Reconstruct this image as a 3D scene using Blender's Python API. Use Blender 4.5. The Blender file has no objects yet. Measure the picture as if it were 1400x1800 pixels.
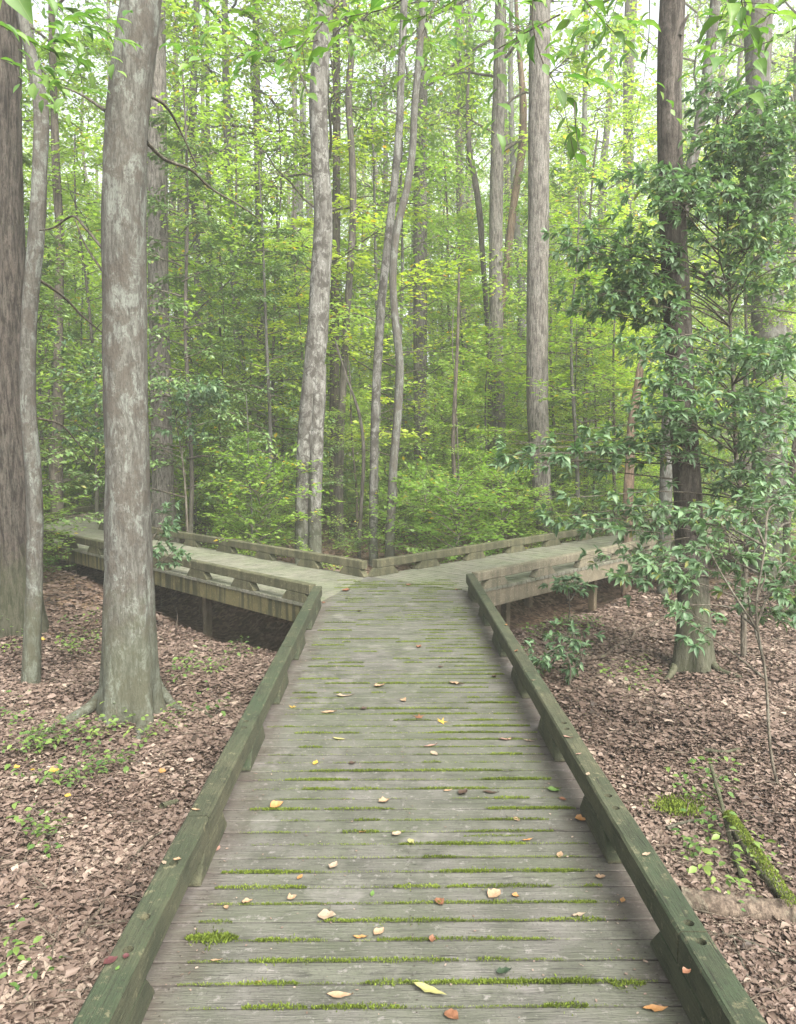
import bpy, bmesh, math, random
import numpy as np
from mathutils import Vector, Matrix, noise
R = math.radians
rng = np.random.default_rng(7)
random.seed(7)
scene = bpy.context.scene
COL = scene.collection

# ------------------------------------------------------------------ camera, sky, sun, exposure
CAM_H = 1.6
PITCH, YAW, FPX = 5.06, 0.57, 1300.0
cam_d = bpy.data.cameras.new('camera'); cam = bpy.data.objects.new('camera', cam_d); COL.objects.link(cam)
cam_d.sensor_fit = 'VERTICAL'; cam_d.sensor_height = 36; cam_d.lens = 36 * FPX / 1800
cam_d.clip_start = 0.05; cam_d.clip_end = 800
cam.location = (0, 0, CAM_H); cam.rotation_euler = (R(90 - PITCH), 0, R(-YAW))
scene.camera = cam
CM = cam.rotation_euler.to_matrix()

SUN_EL, SUN_AZ = 46, 150            # azimuth clockwise from +Y (north)
world = bpy.data.worlds.new('World'); scene.world = world; world.use_nodes = True
wn = world.node_tree; wn.nodes.clear()
sky = wn.nodes.new('ShaderNodeTexSky'); sky.sky_type = 'NISHITA'; sky.sun_disc = False
sky.sun_elevation = R(SUN_EL); sky.sun_rotation = R(SUN_AZ)
sky.air_density = 1.0; sky.dust_density = 4.5; sky.ozone_density = 1.0
bg = wn.nodes.new('ShaderNodeBackground'); bg.inputs['Strength'].default_value = 0.15
wo = wn.nodes.new('ShaderNodeOutputWorld')
hsv = wn.nodes.new('ShaderNodeHueSaturation'); hsv.inputs['Saturation'].default_value = .30; hsv.inputs['Value'].default_value = 1.15
wn.links.new(sky.outputs[0], hsv.inputs['Color']); wn.links.new(hsv.outputs[0], bg.inputs[0]); wn.links.new(bg.outputs[0], wo.inputs[0])
sl = bpy.data.lights.new('sun', 'SUN'); sl.energy = 4.8; sl.angle = R(38); sl.color = (1, 0.95, 0.87)
sun = bpy.data.objects.new('sun', sl); COL.objects.link(sun)
sd = Vector((math.sin(R(SUN_AZ)) * math.cos(R(SUN_EL)), math.cos(R(SUN_AZ)) * math.cos(R(SUN_EL)), math.sin(R(SUN_EL))))
sun.rotation_euler = sd.to_track_quat('Z', 'Y').to_euler(); sun.location = sd * 60
scene.view_settings.view_transform = 'Standard'; scene.view_settings.look = 'None'
scene.view_settings.exposure = 1.52; scene.view_settings.gamma = 1
HAZE = 0.0034
cy = scene.cycles
cy.max_bounces = 7; cy.diffuse_bounces = 4; cy.glossy_bounces = 2; cy.transmission_bounces = 5
cy.volume_bounces = 1; cy.transparent_max_bounces = 4
cy.caustics_reflective = False; cy.caustics_refractive = False
cy.sample_clamp_indirect = 6
cy.use_denoising = True
scene.render.use_persistent_data = False

# ------------------------------------------------------------------ helpers
def ray(px, py):
    return (CM @ Vector(((px - 700) / FPX, (900 - py) / FPX, -1))).normalized()
def PZ(px, py, z):
    r = ray(px, py); t = (z - CAM_H) / r.z
    return Vector((r.x * t, r.y * t, z))
def PY(px, py, Y):
    r = ray(px, py); t = Y / r.y
    return Vector((r.x * t, Y, CAM_H + r.z * t))

def ss(a, b, x):
    t = np.clip((x - a) / (b - a), 0, 1); return t * t * (3 - 2 * t)
def gz(x, y):
    """height of the forest floor"""
    x = np.asarray(x, float); y = np.asarray(y, float)
    z = -0.52 + 0.05 * np.sin(x * .9 + 1.3) * np.cos(y * .7) + 0.03 * np.sin(x * 2.3 + y * 1.7) + .018 * np.sin(x * 5.1 - y * 3.3)
    z = z + 0.10 * ss(2.0, 5.0, x) * ss(9, 5, y) + 0.14 * ss(-3.0, -6.0, x)
    z = z - 0.14 * np.exp(-(((x + 1.9) / 1.4) ** 2 + ((y - 9) / 1.6) ** 2))
    z = z - 0.10 * np.exp(-(((x - 2.0) / 1.0) ** 2 + ((y - 10) / 1.2) ** 2))
    z = z - .38 * np.exp(-((x + y - 7.85) / .85) ** 2) * ss(-.4, -1.6, x) * ss(-7.5, -6, x) - .28 * np.exp(-((x - y + 8.1) / .8) ** 2) * ss(.7, 1.8, x) * ss(9, 7, x)
    z = z + 0.004 * np.clip(y - 14, 0, 60)
    return z

def tagit(o, label=None, cat=None, group=None, kind=None):
    if label: o['label'] = label
    if cat: o['category'] = cat
    if group: o['group'] = group
    if kind: o['kind'] = kind
    return o
def thing(name, label, cat, loc=(0, 0, 0), group=None, rz=0):
    o = bpy.data.objects.new(name, None); o.empty_display_size = .1
    COL.objects.link(o); o.location = loc; o.rotation_euler = (0, 0, rz)
    return tagit(o, label, cat, group)
def link(name, me, parent=None):
    o = bpy.data.objects.new(name, me); COL.objects.link(o)
    if parent is not None: o.parent = parent
    return o
def mesh_np(name, verts, faces_list, mat=None, attrs=None, smooth=True):
    """faces_list: list of int arrays (n,k)"""
    me = bpy.data.meshes.new(name)
    verts = np.ascontiguousarray(verts, np.float32)
    me.vertices.add(len(verts)); me.vertices.foreach_set('co', verts.ravel())
    idx = np.concatenate([f.ravel() for f in faces_list]).astype(np.int32)
    tot = np.concatenate([np.full(len(f), f.shape[1]) for f in faces_list]).astype(np.int32)
    st = np.concatenate([[0], np.cumsum(tot)[:-1]]).astype(np.int32)
    me.loops.add(len(idx)); me.loops.foreach_set('vertex_index', idx)
    me.polygons.add(len(tot)); me.polygons.foreach_set('loop_start', st); me.polygons.foreach_set('loop_total', tot)
    if smooth: me.polygons.foreach_set('use_smooth', np.ones(len(tot), bool))
    for k, v in (attrs or {}).items():
        a = me.attributes.new(k, 'FLOAT', 'POINT'); a.data.foreach_set('value', np.ascontiguousarray(v, np.float32))
    me.update(calc_edges=True)
    if mat: me.materials.append(mat)
    return me

def norm(a):
    return a / np.maximum(np.linalg.norm(a, axis=-1, keepdims=True), 1e-9)

# leaf templates: (along, side, up), faces
T_FAR = (np.array([[0, 0, 0], [.45, .5, .10], [1, 0, -.06], [.45, -.5, .10]]), np.array([[0, 2, 1], [0, 3, 2]]), np.array([0, 1, 0, 1.]))
T_MID = (np.array([[0, 0, 0], [.28, .40, .07], [.62, .42, .05], [1, 0, -.16], [.62, -.42, .05], [.28, -.40, .07], [.45, 0, 0]]),
         np.array([[0, 6, 1], [1, 6, 2], [2, 6, 3], [3, 6, 4], [4, 6, 5], [5, 6, 0]]), np.array([0, 1, 1, 0, 1, 1, 0.]))
T_NEAR = (np.array([[0, 0, 0], [.12, .22, .03], [.35, .48, .07], [.62, .42, .05], [.84, .2, -.02], [1, 0, -.14],
                    [.84, -.2, -.02], [.62, -.42, .05], [.35, -.48, .07], [.12, -.22, .03], [.35, 0, .0], [.65, 0, -.02]]),
          np.array([[0, 10, 2, 1], [10, 11, 3, 2], [11, 5, 4, 3], [0, 9, 8, 10], [10, 8, 7, 11], [11, 7, 6, 5]]),
          np.array([0, 1, 1, 1, 1, 0, 1, 1, 1, 1, 0, 0.]))
T_CURL = (np.array([[0, 0, .0], [.13, .20, .06], [.36, .48, .16], [.62, .44, .17], [.85, .2, .08], [1, .03, .02],
                    [.84, -.22, .1], [.66, -.40, .2], [.33, -.50, .13], [.12, -.18, .05], [.35, 0, .0], [.65, 0, .01]]), T_NEAR[1], T_NEAR[2])
T_LITTER = (np.array([[0, 0, .03], [.27, .45, .12], [.66, .40, .07], [1, 0, .07], [.7, -.38, .12], [.3, -.46, .07], [.5, 0, 0]]),
            T_MID[1], T_MID[2])

def leaves(name, P, D, N, L, ratio, tpl, mat, rnd=None, bend=1.0, jitter=0):
    T, F, mid = tpl
    D = norm(D); S = norm(np.cross(D, N)); U = np.cross(S, D)
    n = len(P)
    L = np.broadcast_to(np.asarray(L, float), (n,)); ratio = np.broadcast_to(np.asarray(ratio, float), (n,))
    bend = np.broadcast_to(np.asarray(bend, float), (n,))
    V = P[:, None] + L[:, None, None] * (T[None, :, 0, None] * D[:, None] + (T[None, :, 1, None] * ratio[:, None, None]) * S[:, None]
                                          + T[None, :, 2, None] * bend[:, None, None] * U[:, None])
    k = len(T)
    if jitter: V = V + rng.normal(0, jitter, V.shape) * L[:, None, None]
    Fa = (F[None] + (np.arange(n) * k)[:, None, None]).reshape(-1, F.shape[1])
    if rnd is None: rnd = rng.random(n)
    return mesh_np(name, V.reshape(-1, 3), [Fa], mat, {'rnd': np.repeat(rnd, k), 'mid': np.tile(mid, n)}, smooth=False)

def tube_arrays(pts, rad, ns=6, disp=None, cap=True):
    pts = np.asarray(pts, float); rad = np.asarray(rad, float)
    m = len(pts)
    tan = norm(np.gradient(pts, axis=0))
    ref = np.array([0.13, 0.21, 1.0]) if abs(tan[:, 2]).mean() < .75 else np.array([1.0, 0.1, 0.05])
    a = norm(np.cross(tan, ref)); b = np.cross(tan, a)
    th = np.arange(ns) / ns * 2 * np.pi
    r = rad[:, None] * np.ones((1, ns))
    if disp is not None: r = r * disp(pts, th)
    V = pts[:, None] + r[..., None] * (np.cos(th)[None, :, None] * a[:, None] + np.sin(th)[None, :, None] * b[:, None])
    i = np.arange(m - 1)[:, None] * ns; j = np.arange(ns)[None]
    F = np.stack([i + j, i + (j + 1) % ns, i + ns + (j + 1) % ns, i + ns + j], -1).reshape(-1, 4)
    return V.reshape(-1, 3), F
class Tubes:
    def __init__(s): s.V = []; s.F = []; s.n = 0
    def add(s, pts, rad, ns=5, **k):
        v, f = tube_arrays(pts, rad, ns, **k); s.V.append(v); s.F.append(f + s.n); s.n += len(v)
    def mesh(s, name, mat):
        return mesh_np(name, np.concatenate(s.V), [np.concatenate(s.F)], mat)

def smooth_path(P, n):
    P = np.asarray(P, float)
    d = np.concatenate([[0], np.cumsum(np.linalg.norm(np.diff(P, axis=0), axis=1))])
    t = np.linspace(0, d[-1], n)
    m = np.empty_like(P); h = np.diff(d)[:, None]; dl = np.diff(P, axis=0) / h
    m[0] = dl[0]; m[-1] = dl[-1]
    if len(P) > 2: m[1:-1] = (dl[:-1] * h[1:] + dl[1:] * h[:-1]) / (h[:-1] + h[1:])
    out = []
    for x in t:
        i = min(np.searchsorted(d, x, 'right') - 1, len(P) - 2); H = d[i + 1] - d[i]; u = (x - d[i]) / H
        out.append((2 * u ** 3 - 3 * u * u + 1) * P[i] + (u ** 3 - 2 * u * u + u) * H * m[i] + (3 * u * u - 2 * u ** 3) * P[i + 1] + (u ** 3 - u * u) * H * m[i + 1])
    return np.array(out)

# ------------------------------------------------------------------ materials
class NT:
    def __init__(s, name):
        s.m = bpy.data.materials.new(name); s.m.use_nodes = True; s.t = s.m.node_tree; s.t.nodes.clear()
        s.out = s.t.nodes.new('ShaderNodeOutputMaterial')
    def n(s, typ, **kw):
        nd = s.t.nodes.new(typ)
        for k, v in kw.items():
            if k in ('inp',):
                for kk, vv in v.items():
                    if isinstance(vv, bpy.types.NodeSocket): s.t.links.new(vv, nd.inputs[kk])
                    else: nd.inputs[kk].default_value = vv
            else: setattr(nd, k, v)
        return nd
    def l(s, a, b): s.t.links.new(a, b)
    def math(s, op, a, b=None, clamp=False):
        return s.n('ShaderNodeMath', operation=op, use_clamp=clamp, inp={0: a, **({1: b} if b is not None else {})}).outputs[0]
    def ramp(s, fac, stops, mode='LINEAR'):
        r = s.n('ShaderNodeValToRGB', inp={0: fac}); e = r.color_ramp; e.interpolation = mode
        while len(e.elements) < len(stops): e.elements.new(.5)
        for el, (p, c) in zip(e.elements, stops):
            el.position = p; el.color = (*c, 1) if not isinstance(c, (int, float)) else (c, c, c, 1)
        return r.outputs[0]
    def mix(s, f, a, b, mode='MIX'):
        m = s.n('ShaderNodeMix', data_type='RGBA', blend_type=mode)
        for i, v in ((0, f), (6, a), (7, b)):
            if isinstance(v, bpy.types.NodeSocket): s.l(v, m.inputs[i])
            else: m.inputs[i].default_value = v if not isinstance(v, tuple) else (*v, 1)
        return m.outputs[2]
    def coords(s, scale=(1, 1, 1), kind='Object', rnd=False):
        tc = s.n('ShaderNodeTexCoord')
        v = tc.outputs[kind]
        if rnd:
            oi = s.n('ShaderNodeObjectInfo')
            k = s.math('MULTIPLY', oi.outputs['Random'], 37.0)
            add = s.n('ShaderNodeVectorMath', operation='ADD', inp={0: v}); s.l(k, add.inputs[1]); v = add.outputs[0]
        mp = s.n('ShaderNodeVectorMath', operation='MULTIPLY', inp={0: v, 1: scale})
        return mp.outputs[0]
    def noise(s, v, scale, detail=4, rough=.6, dist=0):
        return s.n('ShaderNodeTexNoise', inp={'Vector': v, 'Scale': scale, 'Detail': detail, 'Roughness': rough, 'Distortion': dist}).outputs[0]
    def bump(s, h, strength=.5, dist=.01):
        return s.n('ShaderNodeBump', inp={'Height': h, 'Strength': strength, 'Distance': dist}).outputs[0]
    def pbr(s, col, rough=.8, nrm=None, spec=.3):
        p = s.n('ShaderNodeBsdfPrincipled')
        for i, v in (('Base Color', col), ('Roughness', rough)):
            if isinstance(v, bpy.types.NodeSocket): s.l(v, p.inputs[i])
            else: p.inputs[i].default_value = (*v, 1) if isinstance(v, tuple) else v
        p.inputs['Specular IOR Level'].default_value = spec
        if nrm: s.l(nrm, p.inputs['Normal'])
        return p.outputs[0]
    def done(s, sh): s.l(sh, s.out.inputs[0]); return s.m

def bark(name, dark, light, lichen=(.42, .45, .38), lich=.35, ridge=1.0, mossy=.5, fine=28, blotch=(.045, .04, .032), blot=.4, bstr=.8, bth=.53):
    t = NT(name)
    v = t.coords(rnd=True); vs = t.coords((1, 1, .16), rnd=True); vz = t.coords((1, 1, .5), rnd=True)
    a = t.noise(vs, fine, 6, .7, .3); b = t.noise(v, 9, 5, .65); c = t.noise(vz, 6.5, 8, .78, .8); f = t.noise(t.coords((1, 1, .4), rnd=True), 90, 4, .7)
    col = t.mix(t.ramp(a, [(.40, 0), (.58, 1)]), dark, light)
    lm = t.math('MULTIPLY', t.ramp(c, [(.51, 0), (.55, 1)]), t.ramp(a, [(.36, .25), (.5, 1)]))
    col = t.mix(t.math('MULTIPLY', lm, lich), col, lichen)
    d = t.noise(t.coords((1, 1, .8), rnd=True), 6.3, 8, .76, .5)
    col = t.mix(t.math('MULTIPLY', t.ramp(d, [(bth, 0), (bth + .05, 1)]), blot), col, blotch)
    col = t.mix(t.ramp(f, [(.36, .6), (.50, 0)]), col, tuple(x * .55 for x in dark))
    z = t.n('ShaderNodeSeparateXYZ', inp={0: t.n('ShaderNodeTexCoord').outputs['Object']}).outputs[2]
    mz = t.ramp(t.math('ADD', t.math('MULTIPLY', z, .6), t.math('MULTIPLY', b, -.7)), [(.0, .85), (.30, 0)])
    col = t.mix(t.math('MULTIPLY', mz, mossy), col, (.05, .062, .028))
    h = t.math('ADD', t.math('MULTIPLY', a, ridge), t.math('ADD', t.math('MULTIPLY', f, .5), t.math('MULTIPLY', c, .35)))
    return t.done(t.pbr(col, .9, t.bump(h, bstr, .018), .15))
M = {}
M['bark_pale'] = bark('bark_pale', (.055, .052, .045), (.102, .102, .088), (.165, .18, .158), .65, 1, .42, 34, (.06, .052, .042), .75, bth=.50)
M['bark_beech'] = bark('bark_beech', (.066, .063, .054), (.135, .132, .118), (.225, .228, .208), .7, .5, .5, 22, (.04, .036, .03), .9, bth=.50)
M['bark_ridged'] = bark('bark_ridged', (.045, .041, .035), (.165, .152, .133), (.28, .28, .25), .25, 1.6, .3, 34, (.05, .045, .035), .2, 1)
M['bark_red'] = bark('bark_red', (.019, .0165, .014), (.078, .067, .056), (.10, .10, .08), .2, 1.8, .45, 30, (.03, .025, .018), .3, 1)
M['bark_dark'] = bark('bark_dark', (.03, .025, .02), (.105, .09, .072), (.14, .13, .10), .3, 1, .6, 26, (.02, .018, .014), .5)
M['bark_brown'] = bark('bark_brown', (.036, .032, .027), (.112, .10, .085), (.16, .155, .13), .3, 1, .3, 26)
M['bark_foot'] = bark('bark_foot', (.028, .024, .020), (.088, .077, .065), (.12, .115, .10), .3, 1, .5, 26, (.02, .018, .015), .5)
M['twig'] = bark('twig', (.04, .034, .026), (.12, .105, .08), lich=.1, mossy=.0, blot=.2)
M['snag'] = bark('snag', (.085, .06, .042), (.20, .145, .10), lich=.1, mossy=0, blot=.2, ridge=1.4)
M['log'] = bark('log', (.055, .042, .033), (.15, .118, .09), (.13, .14, .10), .3, 1.3, 0, 30, (.04, .03, .022), .5)

def leafmat(name, c1, c2, c3=None, trans=.4, tr=None, rough=.45, spec=.4, vein=False, var=.25):
    t = NT(name)
    r = t.n('ShaderNodeAttribute', attribute_name='rnd').outputs['Fac']
    oi = t.n('ShaderNodeObjectInfo').outputs['Random']
    stops = [(0, c1), (.8, c2)] + ([(.97, c2), (.985, c3)] if c3 else [])
    col = t.ramp(r, stops)
    hs = t.n('ShaderNodeHueSaturation', inp={'Hue': t.math('ADD', t.math('MULTIPLY', oi, -.035), .515), 'Saturation': 1.0,
             'Value': t.math('ADD', t.math('MULTIPLY', oi, var * 2), 1 - var), 'Color': col})
    col = hs.outputs[0]
    if vein:
        mid = t.n('ShaderNodeAttribute', attribute_name='mid').outputs['Fac']
        col = t.mix(t.ramp(mid, [(0, .5), (.07, .0)]), col, (.25, .32, .12))
        nn = t.noise(t.coords(), 60, 3, .6)
        col = t.mix(t.ramp(nn, [(.35, 0), (.75, .35)]), col, c1)
    p = t.pbr(col, rough, None, spec)
    tcol = t.mix(1.0, col, tr or (1.5, 1.7, .7), 'MULTIPLY')
    tl = t.n('ShaderNodeBsdfTranslucent'); t.l(tcol, tl.inputs[0])
    mx = t.n('ShaderNodeMixShader', inp={0: trans}); t.l(p, mx.inputs[1]); t.l(tl.outputs[0], mx.inputs[2])
    return t.done(mx.outputs[0])
M['leaf_light'] = leafmat('leaf_light', (.125, .21, .04), (.215, .31, .065), (.38, .27, .03), .5, (1.7, 1.9, .8))
M['leaf_yellow'] = leafmat('leaf_yellow', (.17, .27, .035), (.26, .35, .05), (.45, .28, .03), .5, (1.5, 1.6, .6))
M['leaf_mid'] = leafmat('leaf_mid', (.095, .17, .038), (.17, .26, .06), (.3, .24, .04), .45)
M['leaf_dark'] = leafmat('leaf_dark', (.05, .105, .035), (.11, .18, .06), (.15, .14, .03), .22, rough=.34, spec=.55)
M['leaf_laurel'] = leafmat('leaf_laurel', (.05, .10, .05), (.105, .175, .09), (.18, .19, .05), .3, (1.3, 1.6, .8), rough=.5, spec=.35, vein=True, var=.3)
M['leaf_over'] = leafmat('leaf_over', (.07, .15, .03), (.12, .21, .045), None, .42, (1.3, 1.5, .8), vein=True, rough=.5)
M['leaf_herb'] = leafmat('leaf_herb', (.06, .12, .03), (.12, .19, .045), None, .35)
M['leaf_canopy'] = leafmat('leaf_canopy', (.12, .20, .038), (.205, .295, .06), (.34, .25, .03), .5, (1.7, 1.9, .7))

def mat_litter():
    t = NT('leaf_litter')
    r = t.n('ShaderNodeAttribute', attribute_name='rnd').outputs['Fac']
    col = t.ramp(r, [(0, (.035, .025, .019)), (.2, (.085, .058, .045)), (.55, (.13, .093, .073)), (.82, (.175, .131, .105)), (1, (.27, .215, .17))])
    mid = t.n('ShaderNodeAttribute', attribute_name='mid').outputs['Fac']
    col = t.mix(t.ramp(mid, [(0, .25), (.15, 0)]), col, (.1, .06, .04))
    p = t.pbr(col, .6, None, .35)
    tl = t.n('ShaderNodeBsdfTranslucent'); t.l(col, tl.inputs[0])
    mx = t.n('ShaderNodeMixShader', inp={0: .12}); t.l(p, mx.inputs[1]); t.l(tl.outputs[0], mx.inputs[2])
    return t.done(mx.outputs[0])
M['litter'] = mat_litter()
def mat_ground():
    t = NT('forest_floor'); v = t.coords()
    vo = t.n('ShaderNodeTexVoronoi', inp={'Vector': v, 'Scale': 22.0, 'Randomness': 1.0}); 
    a = t.noise(v, 30, 6, .7); b = t.noise(v, .8, 4, .6)
    sp = t.n('ShaderNodeSeparateColor', inp={0: vo.outputs['Color']}).outputs[0]
    col = t.ramp(sp, [(0, (.035, .022, .015)), (.5, (.11, .07, .046)), (1, (.24, .165, .115))])
    col = t.mix(t.ramp(a, [(.35, .0), (.7, .7)]), col, (.05, .033, .022))
    col = t.mix(t.ramp(b, [(.5, 0), (.75, .35)]), col, (.05, .06, .025))
    return t.done(t.pbr(col, .9, t.bump(t.math('ADD', a, sp), .8, .03), .2))
M['ground'] = mat_ground()

def wood(name, axis, base1, base2, green, gamt, stain=0.0, seed=0, world=True, streak=0.0):
    """weathered boards; grain runs along `axis`"""
    t = NT(name)
    s = [9, 9, 9]; s[axis] = .7
    v = t.coords(tuple(s), rnd=True)
    g = t.noise(v, 5, 6, .7, .3); g2 = t.noise(v, 22, 4, .6)
    vw = t.n('ShaderNodeNewGeometry').outputs['Position']
    blot = t.noise(vw, 1.6, 5, .65); fineb = t.noise(vw, 24, 5, .75); midb = t.noise(vw, 6, 5, .7)
    oi = t.n('ShaderNodeObjectInfo').outputs['Random']
    nz = t.n('ShaderNodeSeparateXYZ', inp={0: t.n('ShaderNodeNewGeometry').outputs['True Normal']}).outputs[2]
    nzf = t.ramp(nz, [(.1, .45), (.6, 1)])
    hair = t.noise(t.coords(tuple((60 if q != axis else 1.2) for q in range(3)), rnd=True), 4, 3, .6)
    col = t.mix(t.ramp(g, [(.3, 0), (.7, 1)]), base1, base2)
    col = t.mix(t.math('MULTIPLY', oi, .5), col, tuple(c * .65 for c in base1))
    col = t.mix(t.math('MULTIPLY', t.math('MULTIPLY', t.ramp(blot, [(.38, .25), (.62, 1)]), gamt), nzf), col, green)
    col = t.mix(t.math('MULTIPLY', t.ramp(midb, [(.44, 0), (.60, 1)]), .55), col, tuple(c * .55 for c in green))
    col = t.mix(t.ramp(fineb, [(.56, 0), (.66, .6)]), col, tuple(min(1, c * 1.5) for c in base2))
    col = t.mix(t.ramp(t.noise(vw, 95, 3, .7), [(.34, .6), (.44, 0)]), col, tuple(c * .4 for c in base1))
    col = t.mix(t.ramp(g2, [(.30, .55), (.44, 0)]), col, tuple(c * .4 for c in base1))
    col = t.mix(t.ramp(hair, [(.34, .5), (.44, 0)]), col, tuple(c * .35 for c in base1))
    cs = [7, 7, 7]; cs[axis] = .22
    ck = t.math('ABSOLUTE', t.math('SUBTRACT', t.noise(t.coords(tuple(cs), rnd=True), 3.2, 3, .55), .5))
    ckm = t.math('MULTIPLY', t.ramp(ck, [(.0, 1), (.009, 0)]), t.ramp(midb, [(.46, 0), (.54, .9)]))
    col = t.mix(ckm, col, tuple(c * .2 for c in base1))
    if stain:
        # reddish-brown dirt washed along both kerbs of the walk
        sx = t.n('ShaderNodeSeparateXYZ', inp={0: vw})
        x = sx.outputs[0]
        d = t.math('ABSOLUTE', t.math('SUBTRACT', x, .07))
        e = t.math('ADD', t.math('MULTIPLY', d, 3.2), t.math('MULTIPLY', midb, 1.1))
        st = t.math('MULTIPLY', t.ramp(t.math('SUBTRACT', e, 2.2), [(.35, 0), (.95, 1)]), stain)
        col = t.mix(st, col, (.06, .04, .036))
        wet = t.noise(vw, 2.7, 4, .6)
        col = t.mix(t.math('MULTIPLY', t.ramp(wet, [(.60, 0), (.68, 1)]), .35), col, (.2, .185, .18))
        rough = t.math('SUBTRACT', .82, t.math('MULTIPLY', t.ramp(wet, [(.56, 0), (.66, 1)]), .3))
    else: rough = .85
    if streak:
        z = t.n('ShaderNodeVectorMath', operation='MULTIPLY', inp={0: vw, 1: (7.5, 7.5, .5)}).outputs[0]
        stn = t.noise(z, 1.6, 3, .5)
        col = t.mix(t.math('MULTIPLY', t.ramp(stn, [(.46, 0), (.56, 1)]), streak), col, (.022, .024, .012))
    h = t.math('ADD', t.math('MULTIPLY', g2, .6), t.math('ADD', g, t.math('MULTIPLY', fineb, .3)))
    return t.done(t.pbr(col, rough, t.bump(h, .8, .008), .3))
M['plank'] = wood('deck_plank_wood', 0, (.080, .074, .070), (.140, .131, .124), (.070, .080, .050), .75, stain=.5)
M['plank_l'] = wood('deck_plank_wood_branch', 0, (.12, .113, .093), (.20, .19, .155), (.11, .13, .075), .7)
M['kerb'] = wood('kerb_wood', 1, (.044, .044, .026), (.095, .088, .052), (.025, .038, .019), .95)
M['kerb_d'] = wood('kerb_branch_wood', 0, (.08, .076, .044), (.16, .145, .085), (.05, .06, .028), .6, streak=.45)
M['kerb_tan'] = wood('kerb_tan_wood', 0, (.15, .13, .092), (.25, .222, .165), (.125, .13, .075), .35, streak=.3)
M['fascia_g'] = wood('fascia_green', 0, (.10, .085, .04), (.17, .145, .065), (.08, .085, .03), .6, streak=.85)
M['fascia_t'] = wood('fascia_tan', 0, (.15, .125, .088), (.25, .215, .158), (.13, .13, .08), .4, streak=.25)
M['post'] = wood('post_wood', 2, (.12, .09, .06), (.22, .17, .12), (.10, .10, .05), .5)
t = NT('moss'); r = t.n('ShaderNodeAttribute', attribute_name='rnd').outputs['Fac']
c = t.ramp(r, [(0, (.05, .07, .012)), (.5, (.115, .16, .02)), (1, (.20, .26, .04))])
p_ = t.pbr(c, .8, None, .2); tl = t.n('ShaderNodeBsdfTranslucent'); t.l(c, tl.inputs[0])
mx = t.n('ShaderNodeMixShader', inp={0: .3}); t.l(p_, mx.inputs[1]); t.l(tl.outputs[0], mx.inputs[2]); M['moss'] = t.done(mx.outputs[0])
t = NT('nail'); M['nail'] = t.done(t.pbr((.03, .024, .02), .7, None, .3))
t = NT('washer'); M['metal'] = t.done(t.pbr((.45, .45, .43), .5, None, .5))
def flat_leaf(name, c1, c2):
    t = NT(name); n1 = t.noise(t.coords(), 70, 4, .7)
    mid = t.n('ShaderNodeAttribute', attribute_name='mid').outputs['Fac']
    col = t.mix(t.ramp(n1, [(.3, 0), (.7, 1)]), c1, c2)
    col = t.mix(t.ramp(mid, [(0, .5), (.08, 0)]), col, tuple(c * .6 for c in c1))
    return t.done(t.pbr(col, .55, None, .35))
LC = {'tan': ((.42, .26, .14), (.60, .42, .27)), 'orange': ((.50, .23, .07), (.66, .36, .14)), 'beige': ((.42, .31, .21), (.56, .44, .32)),
      'rust-brown': ((.22, .09, .045), (.36, .17, .09)), 'dark brown': ((.05, .03, .02), (.11, .065, .045)), 'pinkish': ((.45, .25, .19), (.58, .36, .28)),
      'yellow': ((.55, .36, .05), (.70, .50, .10)), 'green': ((.12, .24, .05), (.2, .34, .08)), 'dark green': ((.03, .06, .03), (.06, .10, .05)),
      'dark red': ((.10, .03, .035), (.17, .06, .06)), 'yellow-green': ((.36, .38, .12), (.55, .50, .22))}
for k, (a_, b_) in LC.items(): M['fl_' + k] = flat_leaf('fallen_leaf_' + k.replace(' ', '_').replace('-', '_'), tuple(v * .42 for v in a_), tuple(v * .45 for v in b_))

# ------------------------------------------------------------------ ground
def axis_grid(lo, hi, dense_lo, dense_hi, step, far):
    a = [dense_lo]
    x = np.arange(dense_lo, dense_hi, step)
    left = []; s = step; c = dense_lo
    while c > lo: s *= 1.25; c -= s; left.append(max(c, lo))
    right = []; s = step; c = dense_hi
    while c < hi: s *= 1.25; c += s; right.append(min(c, hi))
    return np.array(left[::-1] + list(x) + [dense_hi] + right)
gx = axis_grid(-160, 160, -9, 9, .13, 0); gy = axis_grid(-40, 260, 1, 16, .13, 0)
X, Y = np.meshgrid(gx, gy)
Zg = gz(X, Y) + np.array([[0.028 * noise.noise(Vector((x * 3.1, y * 3.1, 0))) if abs(x) < 10 and 0 < y < 17 else 0 for x in gx] for y in gy])
i = np.arange(len(gy) - 1)[:, None] * len(gx); j = np.arange(len(gx) - 1)[None]
F = np.stack([i + j, i + j + 1, i + j + 1 + len(gx), i + j + len(gx)], -1).reshape(-1, 4)
g = link('ground', mesh_np('ground', np.stack([X, Y, Zg], -1).reshape(-1, 3), [F], M['ground'])); g['kind'] = 'structure'

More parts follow.
